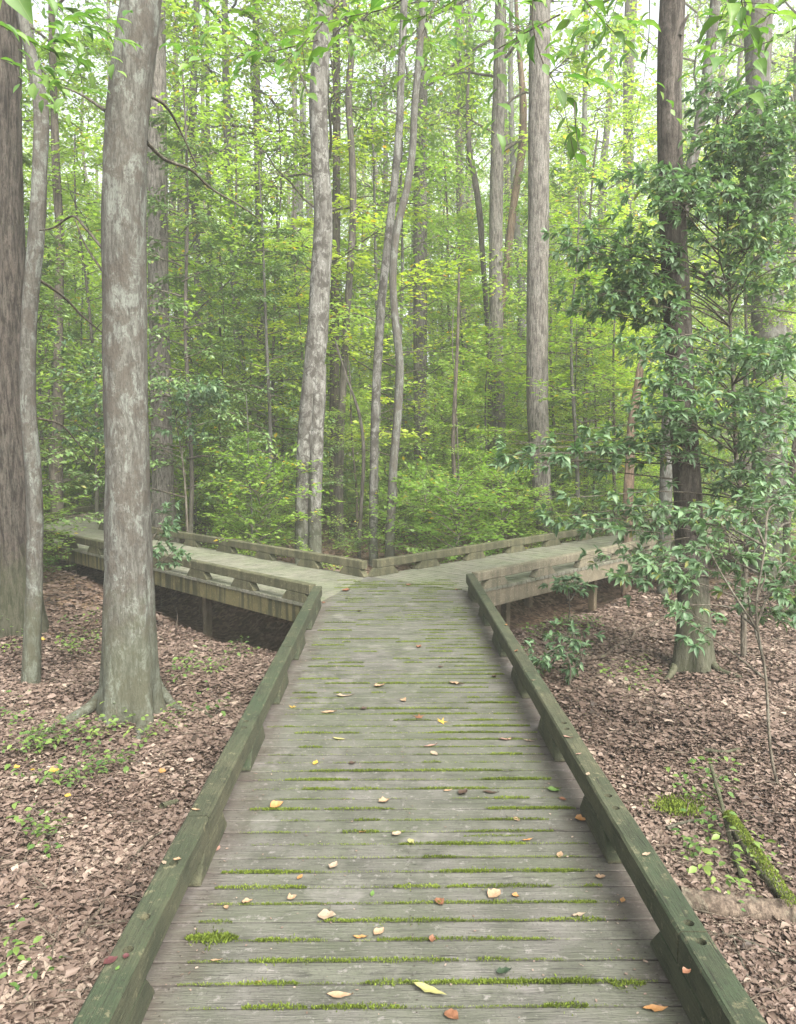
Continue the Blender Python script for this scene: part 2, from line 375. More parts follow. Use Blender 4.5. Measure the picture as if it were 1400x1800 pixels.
# ------------------------------------------------------------------ boardwalk
def clip(poly, a, b, c):
    """keep a*x+b*y<=c"""
    out = []
    for k in range(len(poly)):
        p, q = poly[k], poly[(k + 1) % len(poly)]
        fp, fq = a * p[0] + b * p[1] - c, a * q[0] + b * q[1] - c
        if fp <= 0: out.append(p)
        if (fp < 0 < fq) or (fq < 0 < fp):
            u = fp / (fp - fq); out.append((p[0] + (q[0] - p[0]) * u, p[1] + (q[1] - p[1]) * u))
    return out
def half(p, q, keep):
    a, b = q[1] - p[1], -(q[0] - p[0]); c = a * p[0] + b * p[1]
    if a * keep[0] + b * keep[1] > c: a, b, c = -a, -b, -c
    return a, b, c
def inset(poly, d):
    n = len(poly); cx = sum(p[0] for p in poly) / n; cy_ = sum(p[1] for p in poly) / n
    out = list(poly)
    P = [(-1e3, -1e3), (1e3, -1e3), (1e3, 1e3), (-1e3, 1e3)]
    for k in range(n):
        a, b, c = half(poly[k], poly[(k + 1) % n], (cx, cy_)); L = math.hypot(a, b)
        if L < 1e-9: continue
        P = clip(P, a / L, b / L, c / L - d)
    return P
def prism(poly, z0, z1, bev=.004):
    """solid from a convex plan outline, top edges eased"""
    area = sum(poly[k][0] * poly[(k + 1) % len(poly)][1] - poly[(k + 1) % len(poly)][0] * poly[k][1] for k in range(len(poly)))
    if area < 0: poly = poly[::-1]
    bm = bmesh.new()
    lo = [bm.verts.new((p[0], p[1], z0)) for p in poly]; mi = [bm.verts.new((p[0], p[1], z1)) for p in poly]
    n = len(poly)
    bm.faces.new(lo[::-1]); bm.faces.new(mi)
    for k in range(n): bm.faces.new((lo[k], lo[(k + 1) % n], mi[(k + 1) % n], mi[k]))
    if bev:
        es = [e for e in bm.edges if all(abs(v.co.z - z1) < 1e-6 for v in e.verts)]
        bmesh.ops.bevel(bm, geom=es, offset=bev, segments=1, affect='EDGES', clamp_overlap=True)
    return bm
def dedupe(poly):
    o = []
    for p in poly:
        if not o or math.hypot(p[0] - o[-1][0], p[1] - o[-1][1]) > 1e-4: o.append(p)
    if len(o) > 1 and math.hypot(o[0][0] - o[-1][0], o[0][1] - o[-1][1]) < 1e-4: o.pop()
    return o
def bmobj(name, bm, mat, parent, loc=(0, 0, 0), rz=0):
    me = bpy.data.meshes.new(name); bm.to_mesh(me); bm.free(); me.materials.append(mat)
    o = link(name, me, parent); o.location = loc; o.rotation_euler = (0, 0, rz); return o

PW, GAP, PT = .097, .0085, .036
A_ = (-.78, 7.36); B_ = (.92, 8.07); V_ = (-.29, 9.04)
S2 = math.sqrt(.5)
bw_main = thing('boardwalk', 'mossy grey plank boardwalk running ahead from the viewer to the fork', 'boardwalk', (0, 0, 0))
bw_left = thing('boardwalk', 'left arm of the boardwalk with streaky green edge boards', 'boardwalk', (A_[0], A_[1], 0))
bw_right = thing('boardwalk', 'right arm of the boardwalk with pale tan edge boards', 'boardwalk', (B_[0], B_[1], 0))
bw_far = thing('boardwalk', 'distant stretch of boardwalk beyond the bend behind the big left tree', 'boardwalk', (-6.4, 14, 0))

def place_local(o, parent):
    o.location = Vector(o.location) - Vector(parent.location)
# main planks
seamY = []
y0 = 1.984 - 36 * PW
k = 0
while True:
    ya = y0 + k * PW; k += 1
    if ya > 9.05: break
    poly = [(-.78, ya + GAP / 2), (.92, ya + GAP / 2), (.92, ya + PW - GAP / 2), (-.78, ya + PW - GAP / 2)]
    poly = [(x + (.006 * random.random() if x > 0 else -.006 * random.random()), y) for x, y in poly]
    if ya + PW > A_[1]:
        poly = clip(poly, *half(A_, V_, (0.5, 7)))
    if ya + PW > B_[1]:
        poly = clip(poly, *half(B_, V_, (0, 7)))
    poly = dedupe(poly)
    if len(poly) < 3: continue
    cx = sum(p[0] for p in poly) / len(poly); cyy = sum(p[1] for p in poly) / len(poly)
    area = abs(sum(poly[q][0] * poly[(q + 1) % len(poly)][1] - poly[(q + 1) % len(poly)][0] * poly[q][1] for q in range(len(poly)))) / 2
    if area < .002: continue
    bm = prism([(p[0] - cx, p[1] - cyy) for p in poly], -PT, 0, .003)
    o = bmobj('plank', bm, M['plank'], bw_main, (cx, cyy, random.uniform(-.0022, .0015)))
    o.rotation_euler = (random.uniform(-.008, .008), random.uniform(-.0007, .0007), random.uniform(-.0008, .0008))
    seamY.append(ya)

def run_planks(origin, ang, u0, u1, v0, v1, clips, parent, n0=0):
    """planks laid across a run: u along the run, v across it"""
    ux, uy = math.cos(ang), math.sin(ang); vx, vy = -uy, ux
    shared = None
    u = u0
    while u < u1:
        q = [(u + GAP / 2, v0), (u + PW - GAP / 2, v0), (u + PW - GAP / 2, v1), (u + GAP / 2, v1)]
        w = [(origin[0] + a * ux + b * vx, origin[1] + a * uy + b * vy) for a, b in q]
        full = w
        for h in clips: w = clip(w, *h)
        w = dedupe(w)
        if len(w) >= 3:
            same = len(w) == 4 and max(math.hypot(a[0] - b[0], a[1] - b[1]) for a, b in zip(w, full)) < 1e-6
            cx = sum(p[0] for p in w) / len(w); cc = sum(p[1] for p in w) / len(w)
            # local frame: x along the plank (across the run)
            ca, sa = math.cos(-(ang + math.pi / 2)), math.sin(-(ang + math.pi / 2))
            loc = [((p[0] - cx) * ca - (p[1] - cc) * sa, (p[0] - cx) * sa + (p[1] - cc) * ca) for p in w]
            if same and shared is not None:
                o = link('plank', shared, parent)
            else:
                o = bmobj('plank', prism(loc, -PT, 0, .003), M['plank_l'], parent)
                if same: shared = o.data
            o.location = (cx - parent.location.x, cc - parent.location.y, random.uniform(-.002, .002))
            o.rotation_euler = (0, 0, ang + math.pi / 2)
        u += PW
W2 = (8.75 - 6.58) * S2
# left arm: direction (-1,1), v axis = left of direction = (-1,-1)/sqrt2 ... near edge at v=0
run_planks(A_, R(135), -1.9, 9.1, -W2, 0, [half(A_, V_, (-5, 8)), half((-7.2, 13.78), (-5.6, 14.35), (-3, 10))], bw_left)
run_planks(B_, R(45), -1.9, 11.5, 0, (9.33 - 7.15) * S2, [half(B_, V_, (5, 10))], bw_right)
run_planks((-7.2, 13.0), R(90), 0.0, 11.0, -1.6, 0, [half((-7.2, 13.78), (-5.6, 14.35), (-6.5, 20))], bw_far)

def box_bm(x0, x1, y0, y1, z0, z1, bev=.005):
    bm = bmesh.new()
    bmesh.ops.create_cube(bm, size=1, matrix=Matrix.Translation(((x0 + x1) / 2, (y0 + y1) / 2, (z0 + z1) / 2)) @ Matrix.Diagonal((x1 - x0, y1 - y0, z1 - z0, 1)))
    if bev: bmesh.ops.bevel(bm, geom=list(bm.edges), offset=bev, segments=2, affect='EDGES')
    return bm
def worn_beam(L, w, h, holes=()):
    """beam along local y from 0 to L, x 0..w, z 0..h; slightly uneven, bored for bolts"""
    bm = bmesh.new()
    n = max(2, int(L / .06)); prof = []
    b = .007
    b = .008
    sec = [(b, 0), (w - b, 0), (w, b), (w, h - b), (w - b, h), (b, h), (0, h - b), (0, b)]
    rings = []
    for q in range(n + 1):
        y = L * q / n; r = []
        for (x, z) in sec:
            jx = .0022 * noise.noise(Vector((x * 30, y * 7, z * 30 + L))) ; jz = .0028 * noise.noise(Vector((x * 20 + 9, y * 6 + L, z * 20)))
            r.append(bm.verts.new((x + jx, y, z + jz)))
        rings.append(r)
    for q in range(n):
        for s in range(8):
            bm.faces.new((rings[q][s], rings[q + 1][s], rings[q + 1][(s + 1) % 8], rings[q][(s + 1) % 8]))
    bm.faces.new(rings[0]); bm.faces.new(rings[-1][::-1])
    bmesh.ops.recalc_face_normals(bm, faces=bm.faces)
    return bm
def block_bm(base, top, w, h):
    """trapezoid spacer, long axis y, centred"""
    bm = bmesh.new()
    lo = [(0, -base / 2), (w, -base / 2), (w, base / 2), (0, base / 2)]; hi = [(0, -top / 2), (w, -top / 2), (w, top / 2), (0, top / 2)]
    l = [bm.verts.new((x, y, 0)) for x, y in lo]; m = [bm.verts.new((x, y, .012)) for x, y in lo]; u = [bm.verts.new((x, y, h)) for x, y in hi]
    bm.faces.new(l[::-1]); bm.faces.new(u)
    for a, b in ((l, m), (m, u)):
        for k in range(4): bm.faces.new((a[k], a[(k + 1) % 4], b[(k + 1) % 4], b[k]))
    bmesh.ops.bevel(bm, geom=list(bm.edges), offset=.003, segments=1, affect='EDGES')
    return bm
KW, KH, BH = .088, .104, .098
def kerb(p, ang, L, joints, blocks, parent, mat, holes=(), fascia=None, posts=(), blen=(.45, .30), start=0, zoff=0):
    """kerb along direction ang from p; local y = along, local x = to the right of it"""
    rz = ang - math.pi / 2
    fr = Matrix.Translation((p[0], p[1], 0)) @ Matrix.Rotation(rz, 4, 'Z')
    pl = Matrix.Translation(-Vector(parent.location))
    js = [start] + list(joints) + [L]
    for a, b in zip(js[:-1], js[1:]):
        bm = worn_beam(b - a - .008, KW, KH)
        o = bmobj('kerb_rail', bm, mat, None)
        hs = [h for h in holes if a < h < b]
        if hs:
            for h in hs:
                cb = bmesh.new(); bmesh.ops.create_cone(cb, cap_ends=True, segments=20, radius1=.0155, radius2=.016, depth=.06,
                                                        matrix=Matrix.Translation((KW * .5 + random.uniform(-.004, .004), h - a, KH + .004)))
                c = bmobj('cutter', cb, mat, None)
                md = o.modifiers.new('b', 'BOOLEAN'); md.operation = 'DIFFERENCE'; md.object = c; md.solver = 'EXACT'
                bpy.context.view_layer.update()
                me = bpy.data.meshes.new_from_object(o.evaluated_get(bpy.context.evaluated_depsgraph_get()))
                o.modifiers.clear(); o.data = me; bpy.data.objects.remove(c)
            for h in hs:
                wb = bmesh.new(); bmesh.ops.create_cone(wb, cap_ends=True, segments=14, radius1=.0108, radius2=.0108, depth=.004)
                bmesh.ops.create_cone(wb, cap_ends=True, segments=6, radius1=.006, radius2=.006, depth=.008, matrix=Matrix.Translation((0, 0, .004)))
                w_ = bmobj('bolt', wb, M['metal'], o, (KW * .5, h - a, KH - .0235))
        o.parent = parent
        o.matrix_local = pl @ fr @ Matrix.Translation((0, a, BH + zoff))
    for c in blocks:
        o = bmobj('spacer_block', block_bm(blen[0] * random.uniform(.95, 1.05), blen[1], KW - .003, BH - .001), mat, parent)
        o.matrix_local = pl @ fr @ Matrix.Translation((.0015, c, .0005))
    if fascia:
        m, n = fascia; ks = list(np.arange(0, L, n)) + [L]
        for a, b in zip(ks[:-1], ks[1:]):
            if b - a < .1: continue
            o = bmobj('edge_board', box_bm(0, .038, 0, b - a - .004, -.19, 0, .003), m, parent)
            o.matrix_local = pl @ fr @ Matrix.Translation((.012 if KSIDE > 0 else KW - .05, a, -PT - .002))
    for c in posts:
        q = fr @ Vector((KW * .5 + .36 * KSIDE, c, 0)); zz = float(gz(q.x, q.y)) - .15
        o = bmobj('support_post', box_bm(-.045, .045, -.045, .045, zz, -PT - .2, .004), M['post'], parent)
        o.matrix_local = pl @ Matrix.Translation((q.x, q.y, 0)) @ Matrix.Rotation(rz, 4, 'Z')

KSIDE = 1
def Yk(px, py): return PZ(px, py, BH + KH).y
Y00 = -1.5
# left kerb of main walk: from (-.78, Y00) north; local x to the right -> inside
hl = [Yk(247, 1612), Yk(217, 1669), Yk(429, 1268), Yk(427, 1279), Yk(300, 1517)]
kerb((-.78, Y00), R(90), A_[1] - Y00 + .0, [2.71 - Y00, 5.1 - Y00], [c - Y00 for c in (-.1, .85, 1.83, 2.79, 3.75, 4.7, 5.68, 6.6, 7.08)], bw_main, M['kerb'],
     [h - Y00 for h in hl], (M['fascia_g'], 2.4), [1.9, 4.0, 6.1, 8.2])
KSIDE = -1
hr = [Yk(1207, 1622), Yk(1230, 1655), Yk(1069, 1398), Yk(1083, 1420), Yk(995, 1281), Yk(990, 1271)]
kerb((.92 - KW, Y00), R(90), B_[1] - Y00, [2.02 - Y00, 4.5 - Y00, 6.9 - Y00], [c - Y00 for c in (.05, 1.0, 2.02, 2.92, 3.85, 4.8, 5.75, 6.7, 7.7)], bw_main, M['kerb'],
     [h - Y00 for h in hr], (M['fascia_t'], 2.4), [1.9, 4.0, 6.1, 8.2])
# left arm near side: from corner, direction 135 deg; interior is on the right (north-east)
KSIDE = 1
def blk(a, b, s=1.0): return list(np.arange(a, b, s))
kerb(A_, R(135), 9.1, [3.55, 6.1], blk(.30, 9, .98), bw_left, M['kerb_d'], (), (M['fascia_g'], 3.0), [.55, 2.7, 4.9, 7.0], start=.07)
# left arm far side: outer corner V_, beam lies on the left of that line
KSIDE = -1
p = (V_[0] - KW * S2, V_[1] - KW * S2)
kerb(p, R(135), 7.55, [2.44, 4.9], [.20] + blk(1.07, 7.2, 1.0) + [7.3], bw_left, M['kerb_d'], (), (M['fascia_g'], 3.0), [.8, 3.2, 5.6], start=.0)
# right arm near side: from B_, direction 45; interior on the left (north-west)
KSIDE = -1
p = (B_[0] - KW * S2, B_[1] + KW * S2)
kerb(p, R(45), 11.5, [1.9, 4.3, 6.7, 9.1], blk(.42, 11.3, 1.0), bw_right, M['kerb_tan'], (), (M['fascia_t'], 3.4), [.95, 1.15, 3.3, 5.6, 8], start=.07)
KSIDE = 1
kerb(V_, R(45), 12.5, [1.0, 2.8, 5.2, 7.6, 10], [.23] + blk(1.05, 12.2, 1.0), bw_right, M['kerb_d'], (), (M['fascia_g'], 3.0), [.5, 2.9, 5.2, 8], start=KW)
# far stretch
KSIDE = 1
kerb((-7.2, 13.85), R(90), 10.0, [2.4, 4.8, 7.2], blk(.4, 9.8), bw_far, M['kerb_d'], (), (M['fascia_g'], 3.0), [.5, 3, 6, 9])
KSIDE = -1
kerb((-5.6 - KW, 14.45), R(90), 9.5, [2.4, 4.8, 7.2], blk(.4, 9.2), bw_far, M['kerb_d'], (), (M['fascia_g'], 3.0), [.5, 3, 6, 9])
g = np.random.default_rng(8); nv, nf = [], []
for sy in seamY:
    if sy > 7.3: continue
    for xn in (-.66, .07, .80):
        for dy in (.026, .072):
            c = np.array([xn + g.normal(0, .005), sy + dy + g.normal(0, .003), .0022]); a = np.arange(6) / 6 * 2 * np.pi
            nf.append(np.arange(6) + len(nv) * 6); nv.append(c + .0032 * np.stack([np.cos(a), np.sin(a), 0 * a], -1))
o = link('nail_heads', mesh_np('nail_heads', np.concatenate(nv), [np.array(nf)], M['nail'], smooth=False), bw_main); o['kind'] = 'stuff'
# joists below the main walk
for xj in (-.35, .07, .5):
    bmobj('joist', box_bm(xj - .02, xj + .02, -1.4, 8.2, -.226, -PT - .002, .002), M['post'], bw_main)

# ------------------------------------------------------------------ moss in the seams
mp, ml = [], []
def moss_strip(xa, xb, yc, wid, dens=1.0, hgt=.007, irregular=True):
    n = int((xb - xa) * wid * 1.0e5 * dens) + 6
    x = rng.uniform(xa, xb, n)
    e = np.sin(np.pi * (x - xa) / (xb - xa)) ** .45
    ph = rng.random() * 9
    mod = .55 + .45 * np.sin(x * 37 + ph) * np.sin(x * 83 + ph * 2)
    y = yc + rng.normal(0, 1, n) * wid * .5 * e * np.clip(mod, .05, 1) * np.where(rng.random(n) < .12, 2.2, 1)
    z = rng.uniform(-.006, .001, n) + np.maximum(0, hgt * .5 * e * (1 - np.abs(y - yc) / (wid + 1e-6)))
    mp.append(np.stack([x, y, z], -1)); ml.append(rng.uniform(.35, 1.1, n) * hgt)
def seam_near(y): return min(seamY, key=lambda s: abs(s - y))
for sy in seamY:
    if sy < .8 or sy > 8.8: continue
    for _ in range(int(rng.poisson(14 if sy < 5.2 else 10))):
        # moss likes the right third and the centre-left band
        xc = rng.choice([rng.normal(.47, .2), rng.normal(-.05, .28), rng.normal(-.42, .12)], p=[.52, .32, .16])
        ln = rng.gamma(1.8, .052) + .02
        xa, xb = max(-.64, xc - ln), min(.8, xc + ln)
        if xb - xa < .03: continue
        big = rng.random() < .2
        moss_strip(xa, xb, sy, rng.uniform(.004, .008) if not big else rng.uniform(.010, .02), 1.1, .006 if not big else .010)
for (px, py, wpx, wd, h) in [(372, 1652, 90, .040, .016), (485, 1769, 115, .014, .012), (1005, 1728, 90, .022, .011), (1105, 1730, 60, .032, .010), (995, 1770, 80, .022, .01),
                             (985, 1534, 90, .016, .009), (1030, 1588, 40, .022, .008), (900, 1463, 150, .012, .009), (515, 1587, 110, .01, .008), (380, 1619, 60, .014, .008), (1047, 1561, 30, .014, .006),
                             (1000, 1422, 26, .016, .007), (885, 1254, 36, .018, .008), (930, 1288, 30, .02, .007), (930, 1313, 40, .018, .007), (935, 1373, 30, .016, .007), (500, 1276, 60, .012, .006),
                             (850, 1180, 50, .02, .006), (855, 1193, 50, .02, .006), (440, 1462, 0, 0, 0), (520, 1442, 50, .01, .006), (630, 1387, 180, .008, .007), (700, 1556, 0, 0, 0), (870, 1470, 110, .010, .008)]:
    if wpx == 0: continue
    a, b = PZ(px - wpx / 2, py, 0), PZ(px + wpx / 2, py, 0)
    yy = a.y if wd > .03 else (seam_near(a.y) if abs(seam_near(a.y) - a.y) < .03 else a.y)
    moss_strip(a.x, b.x, yy, wd, 1.3, h)
mp = np.concatenate(mp); ml = np.concatenate(ml)
D = np.stack([rng.normal(0, .5, len(mp)), rng.normal(0, .5, len(mp)), np.full(len(mp), 1.)], -1)
N = np.stack([rng.normal(0, 1, len(mp)), rng.normal(0, 1, len(mp)), np.zeros(len(mp))], -1)
rn = np.clip(.5 + .25 * np.sin(mp[:, 0] * 9) * np.sin(mp[:, 1] * 13) + rng.normal(0, .2, len(mp)), 0, 1)
o = link('moss', leaves('moss', mp, D, N, ml, .42, T_FAR, M['moss'], rn)); tagit(o, 'bright green moss growing in the seams between deck planks', 'moss', None, 'stuff')

# ------------------------------------------------------------------ trees seen in the photograph
def trunk_mesh(name, P, rad, mat, ns=28, rough=.05, flare=.0, fh=.35, lobes=5, vfreq=1.6, step=.08, seed=0.0, ridge=0.0):
    L = sum((Vector(P[k + 1]) - Vector(P[k])).length for k in range(len(P) - 1))
    n = max(8, int(L / step))
    path = smooth_path(P, n)
    t = np.linspace(0, 1, n)
    dd = np.concatenate([[0], np.cumsum(np.linalg.norm(np.diff(np.asarray(P, float), axis=0), axis=1))]); dd /= dd[-1]
    r = np.interp(t, dd, rad)
    def disp(pts, th):
        out = np.ones((len(pts), len(th)))
        for a in range(len(pts)):
            h = pts[a][2] - pts[0][2]
            fl = flare * math.exp(-max(h, 0) / fh)
            for b in range(len(th)):
                ct, st = math.cos(th[b]), math.sin(th[b])
                v = rough * noise.noise(Vector((ct * 1.8 + seed, st * 1.8, pts[a][2] * vfreq)))
                v += rough * .5 * noise.noise(Vector((ct * 4 + seed, st * 4, pts[a][2] * vfreq * 3)))
                if ridge: v += ridge * noise.noise(Vector((ct * 9 + seed, st * 9, pts[a][2] * 1.3)))
                if fl > .005:
                    v += fl * (.45 + .55 * math.cos(th[b] * lobes + seed * 3 + .8 * math.sin(th[b] + seed)))
                out[a, b] = 1 + v
        return out
    V, Fq = tube_arrays(path, r, ns, disp)
    return mesh_np(name, V, [Fq], mat), path, r

def grow(seed, z0, z1, nb, L, rise, leafn, leaf, nsub=8, droop=.25, prof='dome', spread=1.0, az_off=0, tubes=None, rbase=.02, trunk_path=None, jit=.35, az_rng=None, ns=4, puff=.25, tz=.14):
    """branches with side twigs in flattish sprays; returns tubes and leaf arrays"""
    g = np.random.default_rng(seed)
    tb = tubes or Tubes(); P, D, N = [], [], []
    for b in range(nb):
        f = (b + g.uniform(0, .8)) / nb; z = z0 + (z1 - z0) * f
        az = az_off + b * 2.399 + g.normal(0, .3)
        if az_rng: az = g.uniform(*az_rng)
        if prof == 'dome': Lb = L * (1 - .75 * f ** 1.6) * g.uniform(.65, 1.15)
        elif prof == 'bush': Lb = L * g.uniform(.5, 1.1)
        else: Lb = L * math.sin(math.pi * min(1, .25 + .75 * f)) ** .6 * g.uniform(.6, 1.15)
        d = np.array([math.cos(az), math.sin(az), rise * g.uniform(.5, 1.6)]); d /= np.linalg.norm(d)
        p = np.array([0, 0, z]) if trunk_path is None else trunk_path(z)
        m = 7; pts = [p.copy()]
        for s in range(m):
            d = d + g.normal(0, jit * .35, 3) * np.array([1, 1, .6]) + np.array([0, 0, -.035 * droop * 4 * s / m]); d /= np.linalg.norm(d)
            p = p + d * Lb / m; pts.append(p.copy())
        pts = np.array(pts)
        tb.add(pts, np.linspace(rbase * (Lb / L) ** .7, rbase * .12, len(pts)), ns)
        for s in range(nsub):
            u = .22 + .78 * (s + g.random() * .6) / nsub; u = min(u, 1); x = u * m; k0 = min(int(x), m - 1)
            q = pts[k0] + (pts[k0 + 1] - pts[k0]) * (x - k0); bd = norm(pts[k0 + 1] - pts[k0])
            a = (1 if s % 2 else -1) * g.uniform(.5, 1.2) * spread
            c_, s_ = math.cos(a), math.sin(a)
            sdv = np.array([bd[0] * c_ - bd[1] * s_, bd[0] * s_ + bd[1] * c_, bd[2] * .4 + g.normal(0, tz)]); sdv /= np.linalg.norm(sdv)
            sl_ = Lb * (.42 - .22 * u) * g.uniform(.6, 1.3) + leaf
            q1 = q + sdv * sl_ * .5 + np.array([0, 0, g.normal(0, .02)]); q2 = q + sdv * sl_ + np.array([0, 0, -droop * .22 * sl_])
            tb.add(np.array([q, q1, q2]), [rbase * .28, rbase * .16, rbase * .05], 3)
            w = np.linspace(.12, 1.05, leafn)[:, None]
            base = (1 - w) ** 2 * q + 2 * w * (1 - w) * q1 + w ** 2 * q2
            side = np.where(np.arange(leafn) % 2, 1, -1) * g.uniform(.5, 1.3, leafn)
            ld = np.stack([sdv[0] * np.cos(side) - sdv[1] * np.sin(side), sdv[0] * np.sin(side) + sdv[1] * np.cos(side), sdv[2] - droop * g.uniform(.2, 1.6, leafn)], -1)
            P.append(base + g.normal(0, leaf * puff, (leafn, 3))); D.append(ld)
            N.append(np.stack([g.normal(0, .38, leafn), g.normal(0, .38, leafn), np.ones(leafn)], -1))
    return tb, np.concatenate(P), np.concatenate(D), np.concatenate(N)

def crown_mesh(name, seed, mat, leaf, ratio=.6, tpl=T_FAR, **k):
    tb, P, D, N = grow(seed, leaf=leaf, **k)
    g = np.random.default_rng(seed + 99)
    lm = leaves(name, P, D, N, leaf * g.uniform(.65, 1.2, len(P)), ratio, tpl, mat, g.random(len(P)))
    return lm, tb.mesh(name + '_limbs', M['twig']), len(P)

CR = {}
def proto(key, *variants): CR[key] = variants
def mk(name, seed, mat, leaf, **k): return crown_mesh(name, seed, M[mat], leaf, **k)[:2]
# tall canopy crowns (local z from the tree foot)
proto('canopy', *[mk('canopy_crown', 11 + q, 'leaf_canopy', .125, ratio=.62, z0=8.5, z1=22, nb=25, L=3.8, rise=.5, leafn=14, nsub=14, prof='lens', rbase=.05, droop=.5, puff=1.1, tz=.35, jit=.6) for q in range(3)])
proto('canopy_low', *[mk('lower_crown', 31 + q, 'leaf_light', .11, ratio=.62, z0=4.0, z1=13, nb=21, L=2.8, rise=.4, leafn=14, nsub=13, prof='lens', rbase=.035, droop=.4, puff=.9, tz=.3, jit=.5) for q in range(2)])
proto('under_light', *[mk('sapling_crown', 51 + q, 'leaf_light', .088, ratio=.62, z0=.9, z1=8.2, nb=38, L=2.1, rise=.3, leafn=14, nsub=12, rbase=.014, droop=.3, puff=.7, tz=.25, jit=.5) for q in range(3)])
proto('under_yellow', *[mk('sapling_crown_yellow', 61 + q, 'leaf_yellow', .085, ratio=.62, z0=1.6, z1=6.0, nb=26, L=2.1, rise=.12, leafn=15, nsub=12, rbase=.012, droop=.1, puff=.3) for q in range(2)])
proto('under_mid', *[mk('sapling_crown_mid', 71 + q, 'leaf_mid', .07, z0=.3, z1=5.0, nb=36, L=1.6, rise=.3, leafn=14, nsub=12, rbase=.012, droop=.3, puff=.7, tz=.25, jit=.5) for q in range(3)])
proto('holly', *[mk('holly_crown', 81 + q, 'leaf_dark', .078, ratio=.5, z0=.8, z1=5.8, nb=38, L=1.35, rise=.2, leafn=14, nsub=11, rbase=.014, droop=.4) for q in range(3)])
proto('shrub', *[mk('shrub_foliage', 91 + q, ['leaf_mid', 'leaf_light', 'leaf_dark'][q], .055, z0=.15, z1=1.0, nb=22, L=.75, rise=.55, leafn=10, nsub=8, prof='bush', rbase=.007, droop=.2) for q in range(3)])
proto('herb', *[mk('herb_foliage', 101 + q, 'leaf_herb', .05, ratio=.62, tpl=T_MID, z0=.03, z1=.16, nb=5, L=.13, rise=.6, leafn=2, nsub=2, prof='bush', rbase=.0025, droop=.2) for q in range(4)])
proto('groundcover', *[mk('ground_foliage', 111 + q, ['leaf_herb', 'leaf_mid'][q], .05, z0=.05, z1=.35, nb=14, L=.5, rise=.5, leafn=7, nsub=6, prof='bush', rbase=.004, droop=.2) for q in range(2)])

def straight_trunk(name, h, r, mat, seed):
    g = np.random.default_rng(seed)
    P = [(0, 0, -.15)]; x = y = 0
    nseg = 6
    for k in range(1, nseg + 1):
        x += g.normal(0, .045) * h / nseg; y += g.normal(0, .045) * h / nseg
        P.append((x, y, h * k / nseg))
    me, _, _ = trunk_mesh(name, P, np.linspace(r, r * .3, nseg + 1), M[mat], ns=10, rough=.08, flare=.45, fh=.3, step=.5, seed=seed)
    return me
TR = {'canopy': [straight_trunk('trunk', 20, .17 + .04 * q, m_, 5 + q) for q, m_ in enumerate(['bark_ridged', 'bark_pale', 'bark_brown', 'bark_dark'])],
      'under': [straight_trunk('trunk', 6.5, .035 + .006 * q, m_, 15 + q) for q, m_ in enumerate(['bark_brown', 'bark_pale', 'bark_dark'])]}

def photo_tree(name, label, pts, Yd, mat, width, crown=None, ztop=None, top_to=20, cat='tree', **kw):
    """pts: photo pixels from foot to top, width: list of pixel widths; Yd: distance, or (foot, top)"""
    if not isinstance(Yd, tuple): Yd = (Yd, Yd)
    n = len(pts)
    W = [PY(px, py, Yd[0] + (Yd[1] - Yd[0]) * q / (n - 1)) for q, (px, py) in enumerate(pts)]
    foot = W[0].copy(); gzz = float(gz(foot.x, foot.y)); 
    root = thing(name, label, cat, (foot.x, foot.y, gzz))
    wr = [w_ * W[q].y / FPX * .465 for q, w_ in enumerate(width)]
    if foot.z > gzz + .05:
        d = Vector((foot.x + (foot.x - W[1].x) * .1, foot.y, gzz - .15)); W.insert(0, d); wr.insert(0, wr[0] * 1.1)
    else: W[0].z = gzz - .2
    if top_to and W[-1].z < top_to:
        dirv = (W[-1] - W[-2]).normalized(); r_top = wr[-1]; z_0 = W[-1].z
        while W[-1].z < top_to:
            dirv = (dirv + Vector((0, 0, .22))).normalized(); W.append(W[-1] + dirv * 1.1)
            wr.append(r_top * max(.25, 1 - .75 * (W[-1].z - z_0) / (top_to - z_0)))
    Pl = [tuple(w_ - Vector(root.location)) for w_ in W]
    me, path, r = trunk_mesh('trunk', Pl, wr, M[mat], **kw)
    link('trunk', me, root)
    if crown:
        cm, lm = CR[crown][random.randrange(len(CR[crown]))]
        # the crown sits on the upper trunk
        tp = path[-1]; sx = tp[0] * .7; sy = tp[1] * .7
        for nm, m_ in (('crown', cm), ('branches', lm)):
            c = link(nm, m_, root); c.location = (sx, sy, 5.5 if W[0].y < 15 and crown == 'canopy' else (3.5 if W[0].y < 15 else 0))
            c.rotation_euler = (0, 0, random.uniform(0, 6.28))
            c.rotation_euler = (0, 0, root.location.x * 3.1)
    return root, path, r

def limb(root, pts, Y, r0, r1, mat, name='branch'):
    W = [PY(px, py, (Y[0] + (Y[1] - Y[0]) * q / (len(pts) - 1))) - Vector(root.location) for q, (px, py) in enumerate(pts)]
    pa = smooth_path([tuple(w_) for w_ in W], len(pts) * 5)
    tb = Tubes(); tb.add(pa, np.linspace(r0, r1, len(pa)), 7)
    return link(name, tb.mesh(name, M[mat]), root)

